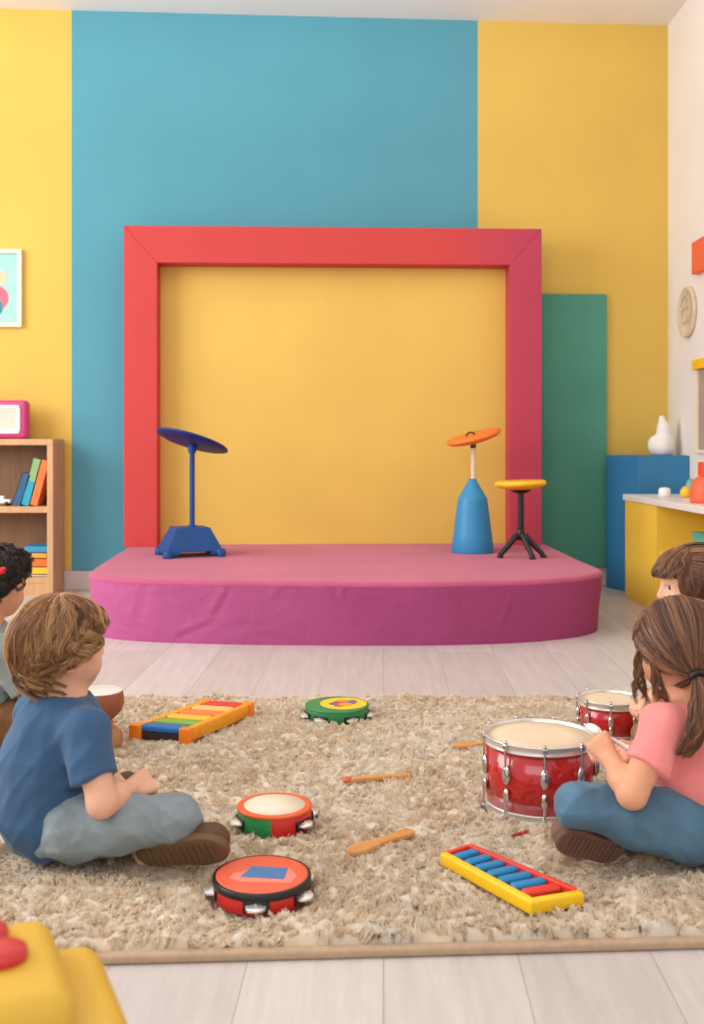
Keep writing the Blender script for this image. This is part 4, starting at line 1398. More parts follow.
def child(label, cfg):
    """cfg holds joints in world space"""
    g = cfg
    org = V3(g['pelvis'][0], g['pelvis'][1], 0.0)
    hd = g['head']
    allp = np.array([g[k] for k in ('pelvis', 'chest', 'neck', 'shR', 'shL', 'elR', 'elL', 'wrR', 'wrL', 'knR', 'knL', 'anR', 'anL', 'toR', 'toL')] + [hd.c])
    lo = allp.min(0) - .13; hi = allp.max(0) + .14; lo[2] = -.005
    v = Vol(lo, hi, g.get('vox', .003))
    # one continuous body: head, neck, trunk, arms with hands, legs
    hd.volume(v)
    nb = g['neck']
    v.cone(nb - V3(0, 0, .02), hd.w((0, -.022, -.045)), .036, .034, .025)
    v.chain([g['pelvis'], g['waist'], g['chest']], [.078, .072, .080], .03)
    v.cone(g['shR'] + (nb - g['shR']) * .15, g['shL'] + (nb - g['shL']) * .15, .036, .036, .03)
    v.cone(g['chest'], nb, .06, .038, .03)
    for S in 'RL':
        v.chain([g['sh' + S], g['el' + S]], [.036, .0285], .012)
        v.chain([g['el' + S], g['el' + S] * .55 + g['wr' + S] * .45, g['wr' + S]], [.029, .0275, .0185], .012)
        h_ = g['hand' + S]
        hand(v, g['wr' + S], h_['f'], h_['n'], None, h_.get('sc', .95), h_.get('curl', (.5, .7, .5)), thumb=h_.get('thumb', .6), side=h_['side'])
        v.chain([g['hip' + S], g['kn' + S]], [.050, .030], .02)
        v.chain([g['kn' + S], g['an' + S]], [.030, .024], .012)
        v.cone(g['an' + S], g['to' + S], .020, .018, .012)
    V, Q = v.mesh()
    me = mesh_np('person', V - org, Q, g['skin'], mats2=[M['lips']], midx=hd.lips((V - org)[Q].mean(1), org))
    body = link('person', me)
    body.location = org
    tag(body, label, 'person')
    hd.eyes(body, org)
    # shirt
    v = Vol(lo, hi, .0035)
    if g.get('shirt', True):
        w_ = g['waist']
        v.chain([g['pelvis'] + V3(0, 0, .02), w_, g['chest']], g.get('torso_r', [.125, .103, .098]), .03)
        up = unit(nb - g['chest'])
        v.cone(g['shR'], g['shL'], .043, .043, .035)
        v.cone(g['chest'], nb - up * .012, .075, .046, .04)
        for S in 'RL':
            e = g['sh' + S] + (g['el' + S] - g['sh' + S]) * g.get('sleeve', .66)
            v.cone(g['sh' + S], e + (e - g['sh' + S]) * .2, .044, .047, .02)
            v.cut(e, g['el' + S] - g['sh' + S], .004, within=.085)
        v.cut(nb + up * .006, up, .004, within=.065)
        v.cut(g.get('hem', V3(0, 0, .055)), g.get('hem_n', V3(0, 0, -1)), .006)
        v.wrinkle(g.get('wr', .0028), 17, g.get('seed', 1), .8)
        sh = v.build('shirt', g['shirt_mat'], body, org)
        # collar band
        b = MB()
        ax = up; r1 = unit(np.cross(ax, V3(0, 1, .1))); r2 = np.cross(ax, r1)
        pts = [Vector(nb + up * .003 + .0425 * (math.cos(a) * r1 + math.sin(a) * r2) - org) for a in np.linspace(0, 2 * PI, 41)]
        b.tube(pts, .0055, 8, cap=False)
        b.build('collar', g.get('collar_mat', g['shirt_mat']), sh)
    # trousers
    v = Vol(lo, hi, .0035)
    v.ell(g['pelvis'] + V3(0, 0, -.014), (.106, .106, .082), k=.03)
    for S in 'RL':
        v.chain([g['hip' + S], (g['hip' + S] + g['kn' + S]) / 2, g['kn' + S]], g.get('thigh_r', [.072, .057, .045]), .025)
        m_ = g['kn' + S] + (g['an' + S] - g['kn' + S]) * .85
        v.chain([g['kn' + S], m_], [.045, .040], .014)
        v.cut(m_, g['an' + S] - g['kn' + S], .004, within=.055)
    v.cut(V3(0, 0, g.get('ground', .021)), (0, 0, -1), .01)
    v.wrinkle(.0022, 30, g.get('seed', 1) + 50)
    v.build('trousers', g['trouser_mat'], body, org)
    for S in 'RL':
        if g.get('shoes', True):
            sg = g['shoe' + S]
            shoe(body, org, sg[0], sg[1], sg[2], g['shoe_mats'])
    FOOT.append((org[0], org[1], .125))
    for S in 'RL':
        for t_ in np.linspace(0, 1, 7):
            p = g['hip' + S] * (1 - t_) + g['kn' + S] * t_; FOOT.append((p[0], p[1], .055))
            p = g['kn' + S] * (1 - t_) + g['an' + S] * t_; FOOT.append((p[0], p[1], .045))
        sg = g['shoe' + S]
        for t_ in np.linspace(0, 1, 5):
            p = sg[0] * (1 - t_) + sg[1] * t_; FOOT.append((p[0], p[1], .04))
    return body, org, hd


def mat_skin(name, c):
    return mat(name, c, 0.48, 0.04, 18, 0.04, 300, sss=0.12, spec=0.35)


def fold_bump(m, scale, dist, weave, wdist):
    """creases plus a fine weave"""
    nt = m.node_tree; N, L = nt.nodes, nt.links; b = N['Principled BSDF']
    tc = N.new('ShaderNodeTexCoord')
    n1 = N.new('ShaderNodeTexNoise'); n1.noise_type = 'RIDGED_MULTIFRACTAL'
    n1.inputs['Scale'].default_value = scale; n1.inputs['Detail'].default_value = 1.5; n1.inputs['Distortion'].default_value = 0.9
    mp = N.new('ShaderNodeMapping'); mp.inputs['Rotation'].default_value = (0.4, 0.5, 0.6); mp.inputs['Scale'].default_value = (1, 1, 0.45)
    L.new(tc.outputs['Object'], mp.inputs[0]); L.new(mp.outputs[0], n1.inputs['Vector'])
    b1 = N.new('ShaderNodeBump'); b1.inputs['Strength'].default_value = 0.6; b1.inputs['Distance'].default_value = dist
    L.new(n1.outputs['Fac'], b1.inputs['Height'])
    n2 = N.new('ShaderNodeTexNoise'); n2.inputs['Scale'].default_value = weave
    L.new(tc.outputs['Object'], n2.inputs['Vector'])
    b2 = N.new('ShaderNodeBump'); b2.inputs['Strength'].default_value = 0.4; b2.inputs['Distance'].default_value = wdist
    L.new(n2.outputs['Fac'], b2.inputs['Height']); L.new(b1.outputs['Normal'], b2.inputs['Normal'])
    L.new(b2.outputs['Normal'], b.inputs['Normal'])
    return m


def mat_denim(name, c, var=0.10):
    return fold_bump(mat(name, c, 0.85, var, 14, sheen=0.1, spec=0.2), 9, 0.012, 300, 0.002)


def mat_cotton(name, c, var=0.05):
    return fold_bump(mat(name, c, 0.85, var, 10, sheen=0.15, spec=0.2), 7, 0.010, 350, 0.001)


SK = mat_skin('skin_fair', (228, 176, 148))
SK2 = mat_skin('skin_tan', (222, 160, 126))

# ------------------------------------------------------------------ the boy in blue
h = unit([.76, .65, 0]); rt = V3(h[1], -h[0], 0)
boy = dict(
    pelvis=V3(-.635, 2.235, .118), waist=V3(-.637, 2.222, .205), chest=V3(-.617, 2.222, .290), neck=V3(-.612, 2.222, .366),
    shR=W(87, 731, 2.13), shL=V3(-.695, 2.315, .312), elR=W(102, 803, 2.085), wrR=W(131, 789, 2.185),
    elL=V3(-.640, 2.42, .195), wrL=W(119, 786, 2.30),
    hipR=V3(-.575, 2.165, .108), hipL=V3(-.690, 2.305, .108), knR=W(178, 818, 2.13), knL=V3(-.63, 2.53, .10),
    anR=V3(-.52, 2.40, .058), anL=W(146, 853, 2.17), toR=V3(-.59, 2.50, .06), toL=W(200, 850, 2.13),
    handR=dict(f=(.6, .75, .12), n=(-.5, .3, -.6), side=1, curl=(.95, 1.15, .7)),
    handL=dict(f=(.9, -.2, -.05), n=(.1, -.5, -.8), side=1, curl=(.8, 1.0, .6)),
    head=Head(W(61, 646, 2.225), (.80, .60), -0.02, 0.0, 1.0), skin=SK, shirt_mat=mat_cotton('shirt_blue', (58, 90, 126)),
    collar_mat=mat_cotton('collar_blue', (50, 80, 114)),
    trouser_mat=mat_denim('denim_grey', (134, 146, 152), 0.14), seed=3, hem=V3(-.635, 2.235, .050), hem_n=V3(.30, .24, -1),
    shoe_mats=(mat('shoe_brown', (92, 66, 44), 0.8, 0.12, 20, 0.2, 120), mat('sole_brown', (106, 78, 52), 0.75, 0.12, 12, 0.2, 90)),
)
boy['shoeL'] = (W(139, 856, 2.150), W(226, 848, 2.075), V3(.10, .88, .38))
boy['shoeR'] = (V3(-.49, 2.45, .036), V3(-.64, 2.50, .036), V3(0, 0, 1))
body, org, hd = child('boy in blue t-shirt and grey jeans sitting cross-legged on the rug', boy)
bd = body

# wavy light brown hair
rh = np.random.default_rng(21)


def guides_from(n, pol_end, swirl, wave, flick, lift, T=16, pol0=(0.0, 0.75), seed=1, crown=(0.0, -.25), len_j=.08, curlr=0.0, curln=3, lo_az=None, drop=0.0):
    r = np.random.default_rng(seed)
    az0 = r.uniform(0, 2 * PI, n) if lo_az is None else r.uniform(*lo_az, n)
    p0 = r.uniform(*pol0, n)
    t = np.linspace(0, 1, T)
    out = np.empty((n, T, 3))
    for i in range(n):
        pe = pol_end(np.array([az0[i]]))[0] * (1 + r.uniform(-len_j, len_j * .5))
        ps = p0[i] * pe
        pol = ps + (pe - ps) * t
        fr, ph = r.uniform(.9, 2.2), r.uniform(0, 6)
        a = az0[i] + swirl * (t - .3) * (.5 + .5 * r.uniform()) + wave * np.sin(2 * PI * fr * t + ph) * (.3 + t) / np.maximum(np.sin(pol), .35)
        layer = r.uniform(0, 1)
        k = 1.05 + lift * (.35 + .65 * layer) * np.sin(np.minimum(t * 1.9, 1.57)) + flick * layer * t ** 4 + .02 * np.sin(2 * PI * fr * t + ph * 1.7) * t
        k[0] = 1.0 + .02
        p = esurf(a, pol, 1.0)
        p = EC + (p - EC) * k[:, None]
        if curlr:
            w = 2 * PI * curln * t + r.uniform(0, 6)
            nr_ = unit(p.mean(0) - EC); tx = np.cross(nr_, [0, 0, 1]); tx = tx / (np.linalg.norm(tx) + 1e-6)
            tz = np.cross(tx, nr_)
            p = p + curlr * t[:, None] ** .5 * (np.cos(w)[:, None] * tx + np.sin(w)[:, None] * (nr_ * .8 + tz * .5))
        p[:, 2] -= drop * t ** 2 * max(0, .25 - math.cos(az0[i]))
        out[i] = p
    return out


def pe_boy(az):
    c = np.cos(az)
    return np.where(c > 0, np.radians(122) + (np.radians(74) - np.radians(122)) * np.clip(c, 0, 1) ** 1.3, np.radians(122) + np.radians(36) * np.clip(-c, 0, 1) ** 0.8)


HB = mat_tone('hair_light_brown', (74, 44, 22), (142, 96, 56), (206, 160, 108), 0.42, 0.1, 0.4, 30, 0.15)
cap = scalp_cap(pe_boy, 1.06)
parts = [(cap[0], cap[1], np.full(len(cap[0]), .25))]
g = guides_from(250, pe_boy, .45, .10, .05, .12, seed=5, drop=.014)
tn = rh.uniform(.1, 1, len(g))
parts.append(strands(g, 26, .009, .005, .0011, EC, clump=.62, tones=tn, seed=3, jitter=.0015, tip=.35))
g = guides_from(110, lambda a: pe_boy(a) * 1.05, 1.0, .24, .20, .14, pol0=(.45, .85), seed=9, curlr=.014, curln=1.3, lo_az=(1.0, 5.3), drop=.020)
parts.append(strands(g, 24, .010, .004, .0011, EC, clump=.62, tones=rh.uniform(.25, 1, len(g)), seed=4, jitter=.002, tip=.35))
hair_mesh('hair', hd, bd, org, parts, HB)

# ------------------------------------------------------------------ the girl in pink
girl = dict(
    pelvis=V3(.765, 2.235, .118), waist=V3(.752, 2.225, .205), chest=V3(.735, 2.222, .285), neck=V3(.712, 2.222, .362),
    shL=W(664, 727, 2.135), shR=V3(.800, 2.320, .322), elL=W(632, 794, 2.085), wrL=W(611, 760, 2.19),
    elR=V3(.74, 2.43, .200), wrR=V3(.655, 2.35, .205),
    hipL=V3(.700, 2.165, .108), hipR=V3(.815, 2.31, .108), knL=W(577, 804, 2.14), knR=V3(.76, 2.53, .11),
    anL=V3(.64, 2.42, .06), anR=W(610, 846, 2.20), toL=V3(.72, 2.48, .06), toR=W(570, 842, 2.19),
    handL=dict(f=(-.45, .5, .65), n=(.5, .75, -.2), side=-1, curl=(.75, 1.0, .7), sc=.92),
    handR=dict(f=(-.8, -.2, .1), n=(-.2, .5, -.7), side=-1, curl=(.7, .9, .6)),
    head=Head(W(679, 650, 2.225), (-.38, .925), -.03, 0.0, 1.0), skin=SK2, shirt_mat=mat_cotton('shirt_pink', (240, 142, 140)),
    trouser_mat=mat_denim('denim_blue', (84, 118, 142), 0.16), seed=8, hem=V3(.765, 2.235, .052), hem_n=V3(-.28, .2, -1), sleeve=.60,
    shoe_mats=(mat('shoe_taupe', (124, 92, 78), 0.8, 0.12, 20, 0.2, 120), mat('sole_taupe', (112, 82, 68), 0.8, 0.12, 12, 0.2, 90)),
    thigh_r=[.074, .058, .042],
)
girl['shoeR'] = (W(618, 854, 2.175), W(559, 838, 2.150), V3(-.1, .85, .40))
girl['shoeL'] = (V3(.63, 2.45, .036), V3(.77, 2.50, .036), V3(0, 0, 1))
body, org, hd = child('girl in pink t-shirt and blue jeans sitting by the big drum', girl)
gorg = org


def pe_girl(az):
    c = np.cos(az)
    return np.where(c > 0, np.radians(98) + (np.radians(66) - np.radians(98)) * np.clip(c, 0, 1) ** 1.5, np.radians(98) + np.radians(34) * (-c) ** 1.0)


TIE = np.array([-.036, -.093, -.036])


def gather(n, tie, seed, T=16, lift=.07, az_r=(0, 2 * PI)):
    """hair combed from all over the scalp to the tie"""
    r = np.random.default_rng(seed)
    td = (tie - EC) / ER; tk = np.linalg.norm(td); td = td / tk
    out = np.empty((n, T, 3)); t = np.linspace(0, 1, T)
    for i in range(n):
        while True:
            az = r.uniform(*az_r); pe = pe_girl(np.array([az]))[0]
            pol = pe * math.sqrt(r.uniform(.02, 1))
            a = (esurf(np.array([az]), np.array([pol]))[0] - EC) / ER
            if a @ td < .93: break
        om = math.acos(np.clip(a @ td, -1, 1))
        s1 = np.sin((1 - t) * om)[:, None] * a + np.sin(t * om)[:, None] * td
        s1 = s1 / math.sin(om)
        # fall over the sides: sag downwards mid-way
        s1[:, 2] -= .16 * r.uniform(.2, 1) * np.sin(PI * t) * abs(a[0])
        s1 = s1 / np.linalg.norm(s1, axis=1, keepdims=True)
        k = 1.04 + lift * r.uniform(.2, 1) * np.sin(PI * np.minimum(t * .8 + .08, 1))
        k = k * (1 - t ** 6) + t ** 6 * tk
        out[i] = EC + s1 * ER * k[:, None]
    return out


def tail(n, p0, p1, bulge, r0, r1, r2, seed, T=18, wav=.006, drop=.012):
    r = np.random.default_rng(seed); t = np.linspace(0, 1, T)
    p0, p1, bulge = np.array(p0), np.array(p1), np.array(bulge)
    ax = p0 + (p1 - p0) * t[:, None] + bulge * (np.sin(PI * t ** .8))[:, None]
    out = np.empty((n, T, 3))
    for i in range(n):
        a = r.uniform(0, 2 * PI); q = math.sqrt(r.uniform())
        rad = np.where(t < .35, r0 + (r1 - r0) * (t / .35), r1 + (r2 - r1) * (t - .35) / .65) * q
        w = np.sin(2 * PI * r.uniform(.6, 1.6) * t + r.uniform(0, 6)) * wav * t
        L = 1 - r.uniform(0, .22)
        tt = np.clip(t * L, 0, 1)
        axi = np.stack([np.interp(tt, t, ax[:, j]) for j in range(3)], 1)
        out[i] = axi + np.stack([rad * math.cos(a) + w, rad * math.sin(a) * .8 - w * .5, 0 * t], 1)
    return out


HG = mat_tone('hair_brown', (50, 28, 18), (112, 70, 46), (172, 122, 84), 0.38, 0.1, 0.45, 30, 0.15)
cap = scalp_cap(pe_girl, 1.05)
parts = [(cap[0], cap[1], np.full(len(cap[0]), .3))]
g = gather(210, TIE, 31, lift=.12)
parts.append(strands(g, 32, .012, .005, .0010, EC, clump=.38, tones=rh.uniform(.1, 1, len(g)), seed=6, jitter=.0015, tip=.6))
g = tail(80, TIE + [.0, -.004, 0], hd.R.T @ (W(683, 757, 2.085) - hd.c), (0, -.028, -.008), .010, .026, .010, 41)
parts.append(strands(g, 22, .003, .004, .0010, EC, clump=.55, tones=rh.uniform(.15, 1, len(g)), seed=7, jitter=.002, tip=.35))
# loose locks beside the face
for p0, p1, bl, sd in (((-.076, .016, .030), (-.080, .024, -.112), (-.010, .004, 0), 51), ((-.078, -.012, .012), (-.066, -.030, -.108), (-.008, -.004, 0), 52)):
    g = tail(12, p0, p1, bl, .004, .004, .0015, sd, wav=.013)
    parts.append(strands(g, 12, .002, .002, .0009, EC, clump=.5, tones=rh.uniform(.2, .9, len(g)), seed=sd, jitter=.003, tip=.35))
g = guides_from(60, pe_girl, .3, .08, .04, .10, pol0=(.1, .5), seed=17, lo_az=(-1.3, 1.3))
parts.append(strands(g, 24, .008, .005, .0011, EC, clump=.55, tones=rh.uniform(.1, .9, len(g)), seed=8, jitter=.001, tip=.4))
hr = hair_mesh('hair', hd, body, org, parts, HG)
b = MB()
c0 = hd.w(TIE + [0, -.006, -.001]) - org; axv = unit(hd.R @ V3(-.2, -1, -.5)); r1 = unit(np.cross(axv, [0, 0, 1])); r2 = np.cross(axv, r1)
b.tube([Vector(c0 + .0135 * (math.cos(a) * r1 + math.sin(a) * r2)) for a in np.linspace(0, 2 * PI, 25)], .006, 10, cap=False)
b.build('hair_tie', M['black'], hr)

# white beater held in her left hand
a, c = W(590, 727, 2.27), W(628, 748, 2.20)
s = thing('white_beater', 'white drum beater held in the hand of the pink shirted girl', 'beater', a)
ax_ = Vector(c - a)
q4 = ax_.to_track_quat('X', 'Z').to_matrix().to_4x4()
b = MB(); b.tube([(0.018, 0, 0), (ax_.length, 0, 0)], [.0042, .0050], 12); b.lathe([(0, -.004), (.006, -.004), (.0072, 0), (.006, .004), (0, .005)], 14, Matrix.Translation((ax_.length, 0, 0)) @ Matrix.Rotation(PI / 2, 4, 'Y'))
b.v = [tuple(q4 @ Vector(p)) for p in b.v]; b.build('handle', M['white'], s)
b = MB(); b.ball((.010, 0, 0), (.020, .011, .0095)); b.v = [tuple(q4 @ Vector(p)) for p in b.v]; b.build('felt_head', mat('felt_white', (244, 242, 238), 0.9, 0.02, 20, 0.3, 200), s)

# ------------------------------------------------------------------ the girl behind, in profile
gp = V3(.985, 2.86, .118)
hc = W(692, 586, 2.84)
g2 = dict(
    pelvis=gp, waist=gp + [-.01, 0, .09], chest=gp + [-.03, 0, .185], neck=V3(hc[0] + .035, 2.85, hc[2] - .115),
    shL=gp + [-.045, -.115, .22], shR=gp + [-.035, .115, .22], elL=gp + [-.07, -.14, .09], wrL=gp + [-.15, -.06, .06],
    elR=gp + [-.07, .15, .09], wrR=gp + [-.15, .07, .06],
    hipL=gp + [-.02, -.085, -.01], hipR=gp + [-.02, .085, -.01], knL=gp + [-.17, -.17, .02], knR=gp + [-.10, .19, .02],
    anL=gp + [-.13, .03, -.058], anR=gp + [-.14, -.02, -.055], toL=gp + [-.15, .13, -.06], toR=gp + [-.24, -.09, -.06],
    handL=dict(f=(-.8, .4, -.1), n=(0, .2, -1), side=-1), handR=dict(f=(-.8, -.4, -.1), n=(0, -.2, -1), side=-1),
    head=Head(hc, (-1.0, -.02), -.06, 0, 1.0), skin=SK, shirt_mat=mat_cotton('shirt_beige', (196, 168, 138)),
    trouser_mat=mat_denim('khaki', (176, 140, 104), 0.08), seed=12, hem=gp + [0, 0, -.05],
    shoe_mats=(mat('shoe_tan', (150, 112, 82), 0.7), mat('sole_tan', (176, 142, 110), 0.7)), vox=.0032,
)
g2['shoeL'] = (gp + [-.13, .05, -.085], gp + [-.15, .20, -.085], V3(0, 0, 1))
g2['shoeR'] = (gp + [-.15, -.04, -.083], gp + [-.28, -.11, -.083], V3(0, 0, 1))
body, org, hd = child('girl with brown fringe facing left, sitting behind the pink shirted girl', g2)
cap = scalp_cap(pe_girl, 1.05)
parts = [(cap[0], cap[1], np.full(len(cap[0]), .3))]
g = gather(170, np.array([0, -.099, -.010]), 61, lift=.13)
parts.append(strands(g, 24, .009, .004, .0012, EC, clump=.55, tones=rh.uniform(.1, 1, len(g)), seed=16, jitter=.002, tip=.6))
g = guides_from(46, lambda a: np.full_like(a, np.radians(122)), .1, .05, .03, .13, pol0=(.25, .6), seed=77, lo_az=(-1.75, -.98), len_j=.1)
parts.append(strands(g, 22, .008, .005, .0011, EC, clump=.55, tones=rh.uniform(.1, .9, len(g)), seed=78, jitter=.001, tip=.4))
g = guides_from(40, lambda a: np.full_like(a, np.radians(122)), .1, .05, .03, .13, pol0=(.25, .6), seed=79, lo_az=(.98, 1.75), len_j=.1)
parts.append(strands(g, 22, .008, .005, .0011, EC, clump=.55, tones=rh.uniform(.1, .9, len(g)), seed=80, jitter=.001, tip=.4))
def pe_fr(az): return np.full_like(az, np.radians(82))
g = guides_from(80, pe_fr, .15, .05, .05, .13, pol0=(.1, .45), seed=27, lo_az=(-1.15, 1.15), len_j=.06)
parts.append(strands(g, 24, .009, .006, .0012, EC, clump=.55, tones=rh.uniform(.1, .9, len(g)), seed=18, jitter=.001, tip=.4))
g = tail(50, [0, -.103, -.01], [0.01, -.12, -.13], (0, -.03, -.0), .010, .026, .012, 63)
parts.append(strands(g, 20, .003, .004, .0011, EC, clump=.55, tones=rh.uniform(.15, 1, len(g)), seed=19, jitter=.002, tip=.35))
hr = hair_mesh('hair', hd, body, org, parts, HG)
b = MB(); c0 = hd.w((0, -.104, -.01)) - org
b.tube([Vector(c0 + .0145 * (math.cos(a) * hd.R[:, 0] + math.sin(a) * hd.R[:, 2])) for a in np.linspace(0, 2 * PI, 25)], .006, 10, cap=False)
b.build('hair_tie', M['black'], hr)

# ------------------------------------------------------------------ the dark haired child at the left edge
hc = W(-7, 584, 2.98)
gp = V3(hc[0] - .03, 2.985, .118)
hx = unit([.80, .60, 0]); hr_ = V3(hx[1], -hx[0], 0)
def L3(f_, r_, z_): return gp + hx * f_ + hr_ * r_ + V3(0, 0, z_)
g3 = dict(
    pelvis=gp, waist=L3(.0, 0, .09), chest=L3(.015, 0, .175), neck=V3(hc[0] - .015, hc[1] - .01, hc[2] - .118),
    shR=L3(.01, .118, .205), shL=L3(.01, -.118, .205), elR=L3(.085, .15, .075), elL=L3(.08, -.15, .075), wrR=L3(.18, .07, .065), wrL=L3(.18, -.07, .065),
    hipR=L3(.02, .085, -.01), hipL=L3(.02, -.085, -.01), knR=L3(.145, .155, .02), knL=L3(.18, -.175, .02),
    anR=L3(.12, -.04, -.058), anL=L3(.18, .06, -.056), toR=L3(.14, -.13, -.06), toL=L3(.2, .15, -.06),
    handR=dict(f=hx * .8 - hr_ * .3, n=(0, 0, -1), side=1), handL=dict(f=hx * .8 + hr_ * .3, n=(0, 0, -1), side=1),
    head=Head(hc, (.66, .75), -.05, 0, 1.0), skin=mat_skin('skin_warm', (218, 156, 124)), shirt_mat=mat_cotton('shirt_grey', (142, 150, 150)),
    collar_mat=mat_cotton('collar_white', (232, 230, 224)),
    trouser_mat=mat_denim('cords_brown', (122, 84, 56), 0.1), seed=15, hem=gp + V3(0, 0, -.05),
    shoe_mats=(mat('shoe_dark', (70, 58, 50), 0.8), mat('sole_dark', (60, 48, 42), 0.8)), sleeve=.85, vox=.0032,
)
g3['shoeR'] = (L3(.12, -.05, -.084), L3(.15, -.20, -.084), V3(0, 0, 1))
g3['shoeL'] = (L3(.19, .05, -.082), L3(.22, .20, -.082), V3(0, 0, 1))
body, org, hd = child('dark curly haired child in grey shirt sitting at the left edge', g3)


def pe_dark(az):
    c = np.cos(az)
    return np.where(c > 0, np.radians(112) + (np.radians(62) - np.radians(112)) * np.clip(c, 0, 1) ** 1.2, np.radians(112) + np.radians(28) * (-c))


HD = mat_tone('hair_dark', (10, 7, 7), (34, 24, 22), (84, 60, 52), 0.4, 0.1, 0.5, 30, 0.15)
cap = scalp_cap(pe_dark, 1.08)
parts = [(cap[0], cap[1], np.full(len(cap[0]), .15))]
g = guides_from(300, pe_dark, .3, .15, .14, .18, pol0=(.0, .85), seed=35, curlr=.011, curln=2.0, T=26)
parts.append(strands(g, 16, .006, .004, .0012, EC, clump=.6, tones=rh.uniform(0, .8, len(g)), seed=26, jitter=.003, tip=.4))
hr = hair_mesh('hair', hd, body, org, parts, HD)
b = MB()
pc = W(1.5, 571, 2.865) - org
b.ball(Vector(pc), .010); b.ball(Vector(pc) + Vector((.007, -.003, .006)), .006); b.ball(Vector(pc) + Vector((-.008, -.002, -.004)), .007)
b.build('hair_bobble', mat('bobble_red', (214, 30, 40), 0.25, 0.04), hr)
# ================================================================== shaggy rug
RQ = [(-1.75, 1.735), (1.75, 1.925), (1.75, 3.60), (-1.75, 3.60)]
rg = thing('shag_rug', 'large cream shaggy rug with tan bound edge on the plank floor', 'rug', (0, 2.7, 0))
loc = [(x, y - 2.7) for x, y in RQ]
b = MB(); b.prism(loc, 0.001, 0.010, 0.0)
b.build('backing', mat('rug_backing', (236, 222, 202), 0.95, 0.08, 20), rg)
b = MB()
cl = [Vector((x, y, 0.0085)) for x, y in loc]
for i in range(4):
    a, c2 = cl[i], cl[(i + 1) % 4]
    d = (c2 - a).normalized()
    n_ = Vector((d.y, -d.x, 0))
    m = (a + c2) / 2
    b.box(m - n_ * 0.008, ((c2 - a).length + 0.004, 0.024, 0.0165), 0.006, Matrix.Rotation(math.atan2(d.y, d.x), 3, 'Z'), seg=4, smooth=True)
b.build('binding', mat('rug_binding', (180, 154, 128), 0.9, 0.08, 60, 0.3, 400), rg)


def vnoise(x, y, f, seed):
    """smooth value noise"""
    r = np.random.default_rng(seed); g = r.uniform(-1, 1, (128, 128))
    u, v = x * f + 40, y * f + 40
    i, j = np.floor(u).astype(int), np.floor(v).astype(int)
    a, c = u - i, v - j
    a = a * a * (3 - 2 * a); c = c * c * (3 - 2 * c)
    G = lambda p, q: g[p % 128, q % 128]
    return (G(i, j) * (1 - a) + G(i + 1, j) * a) * (1 - c) + (G(i, j + 1) * (1 - a) + G(i + 1, j + 1) * a) * c


sp_ = 0.0135
gx, gy = np.meshgrid(np.arange(-1.735, 1.735, sp_), np.arange(1.74, 3.60, sp_))
gx = gx.ravel() + rng.uniform(-0.5, 0.5, gx.size) * sp_; gy = gy.ravel() + rng.uniform(-0.5, 0.5, gy.size) * sp_
fl = 1.735 + (gx + 1.75) / 3.5 * 0.19
ok = (gy > fl + 0.022) & (gy < 3.585)
gx, gy = gx[ok], gy[ok]
h = 0.026 + 0.008 * vnoise(gx, gy, 9, 1) + 0.006 * vnoise(gx, gy, 26, 2) + rng.uniform(-0.003, 0.003, gx.size)
ang = 2.2 * PI * vnoise(gx, gy, 5, 3) + 1.5 * vnoise(gx, gy, 17, 4) + rng.uniform(-1.6, 1.6, gx.size)
press = np.zeros(gx.size)
for fx, fy, fr in FOOT:
    dd = np.hypot(gx - fx, gy - fy)
    press = np.maximum(press, np.clip((fr - dd) / 0.012 + 0.5, 0, 1))
h = h * (1 - press) + 0.004 * press
lean = (0.009 + 0.005 * vnoise(gx, gy, 14, 6)) * (1 - 0.5 * press)
G = len(gx); T = 4
t = np.linspace(0, 1, T)
guides = np.empty((G, T, 3))
cur = rng.uniform(-1, 1, G)
guides[:, :, 0] = gx[:, None] + np.cos(ang)[:, None] * lean[:, None] * t ** 1.5 - np.sin(ang)[:, None] * cur[:, None] * 0.006 * np.sin(PI * t)
guides[:, :, 1] = gy[:, None] + np.sin(ang)[:, None] * lean[:, None] * t ** 1.5 + np.cos(ang)[:, None] * cur[:, None] * 0.006 * np.sin(PI * t)
guides[:, :, 2] = 0.008 + h[:, None] * (1.25 * t - 0.25 * t ** 3)
tn = np.clip(0.55 + 0.22 * vnoise(gx, gy, 4, 8) + 0.3 * vnoise(gx, gy, 30, 9) + rng.uniform(-0.1, 0.1, G), 0, 1)
V, Q, tone = strands(guides, 10, 0.006, 0.0088, 0.00155, (0, 2.7, -4.0), clump=0.75, tones=tn, seed=5, jitter=0.0035, tip=0.5)
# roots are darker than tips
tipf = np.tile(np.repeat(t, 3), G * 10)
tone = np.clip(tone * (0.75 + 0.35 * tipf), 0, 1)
V[:, 1] -= 2.7
# dense woolly layer the tuft ends grow out of
st_ = 0.006
ax_, ay_ = np.arange(-1.73, 1.731, st_), np.arange(1.755, 3.586, st_)
AX, AY = np.meshgrid(ax_, ay_)
flr = 1.735 + (AX + 1.75) / 3.5 * 0.19 + 0.020
AYc = np.maximum(AY, flr)
hh_ = 0.019 + 0.006 * vnoise(AX, AYc, 9, 1) + 0.005 * vnoise(AX, AYc, 26, 2) + 0.006 * vnoise(AX, AYc, 55, 12) + 0.004 * vnoise(AX, AYc, 110, 13)
pr_ = np.zeros(AX.shape)
for fx, fy, fr in FOOT:
    pr_ = np.maximum(pr_, np.clip((fr - np.hypot(AX - fx, AYc - fy)) / 0.012 + 0.5, 0, 1))
hh_ = hh_ * (1 - pr_) + 0.002 * pr_
edge = np.clip(np.minimum.reduce([AYc - flr, 3.585 - AYc, AX + 1.73, 1.73 - AX]) / 0.012, 0, 1)
Vg = np.stack([AX, AYc - 2.7, 0.0085 + hh_ * edge], -1).reshape(-1, 3)
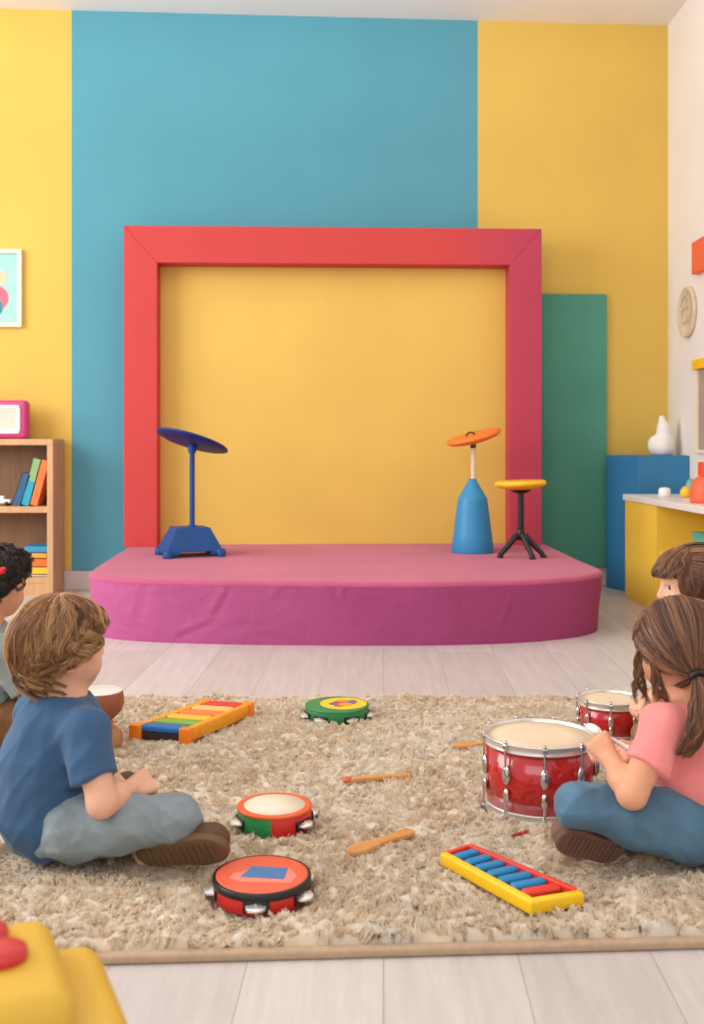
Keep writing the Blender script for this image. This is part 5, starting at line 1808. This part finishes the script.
ny_, nx_ = AX.shape
ii = (np.arange(ny_ - 1)[:, None] * nx_ + np.arange(nx_ - 1)[None, :]).reshape(-1, 1)
Qg = ii + np.array([[0, 1, nx_ + 1, nx_]])
keep = (AY >= flr - st_)[:-1, :-1].ravel()
Qg = Qg[keep]
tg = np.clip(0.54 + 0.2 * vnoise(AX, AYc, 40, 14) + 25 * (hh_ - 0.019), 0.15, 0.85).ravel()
Q = np.concatenate([Q, Qg + len(V)]); V = np.concatenate([V, Vg]); tone = np.concatenate([tone, tg])
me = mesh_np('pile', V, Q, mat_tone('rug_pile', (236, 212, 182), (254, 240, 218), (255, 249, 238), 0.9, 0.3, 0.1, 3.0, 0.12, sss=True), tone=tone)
pile = link('pile', me, rg); pile['kind'] = 'stuff'
# ================================================================== camera and light
cam = bpy.data.cameras.new('camera'); co = bpy.data.objects.new('camera', cam); COL.objects.link(co)
co.location = (0, 0, EYE); co.rotation_euler = (PI / 2, 0, 0)
cam.sensor_fit = 'VERTICAL'; cam.sensor_height = 36; cam.sensor_width = 36 * 704 / 1024
cam.lens = FPX / 1024 * 36
cam.shift_y = -(512 - HY) / 1024
cam.clip_start = 0.05
cam.dof.use_dof = True; cam.dof.focus_distance = 3.0; cam.dof.aperture_fstop = 4.5
sc_ = bpy.context.scene
sc_.camera = co


def area(name, loc, target, sx, sy, power, col):
    l = bpy.data.lights.new(name, 'AREA'); l.shape = 'RECTANGLE'; l.size = sx; l.size_y = sy; l.energy = power; l.color = col
    o = bpy.data.objects.new(name, l); COL.objects.link(o)
    o.location = loc
    o.rotation_euler = (Vector(target) - Vector(loc)).to_track_quat('-Z', 'Y').to_euler()
    return o


area('window_light', (-4.7, 3.0, 2.5), (0.6, 4.6, 0.7), 3.6, 2.6, 218, (1.0, 0.975, 0.945))
area('rear_soft_light', (-1.2, -1.4, 2.7), (0.2, 3.2, 0.3), 3.0, 2.0, 45, (1.0, 0.98, 0.955))  # soft area light from behind the camera, source unseen
area('ceiling_fill', (-0.2, 3.6, 2.75), (-0.2, 3.6, 4.0), 3.2, 4.0, 46, (1.0, 0.97, 0.95))  # added fill that brightens the ceiling, no such lamp in the room
w = bpy.data.worlds.new('daylight'); sc_.world = w; w.use_nodes = True
bg = w.node_tree.nodes['Background']; bg.inputs['Color'].default_value = (1.0, 0.975, 0.955, 1); bg.inputs['Strength'].default_value = 0.82
sc_.view_settings.view_transform = 'Standard'
sc_.view_settings.look = 'None'
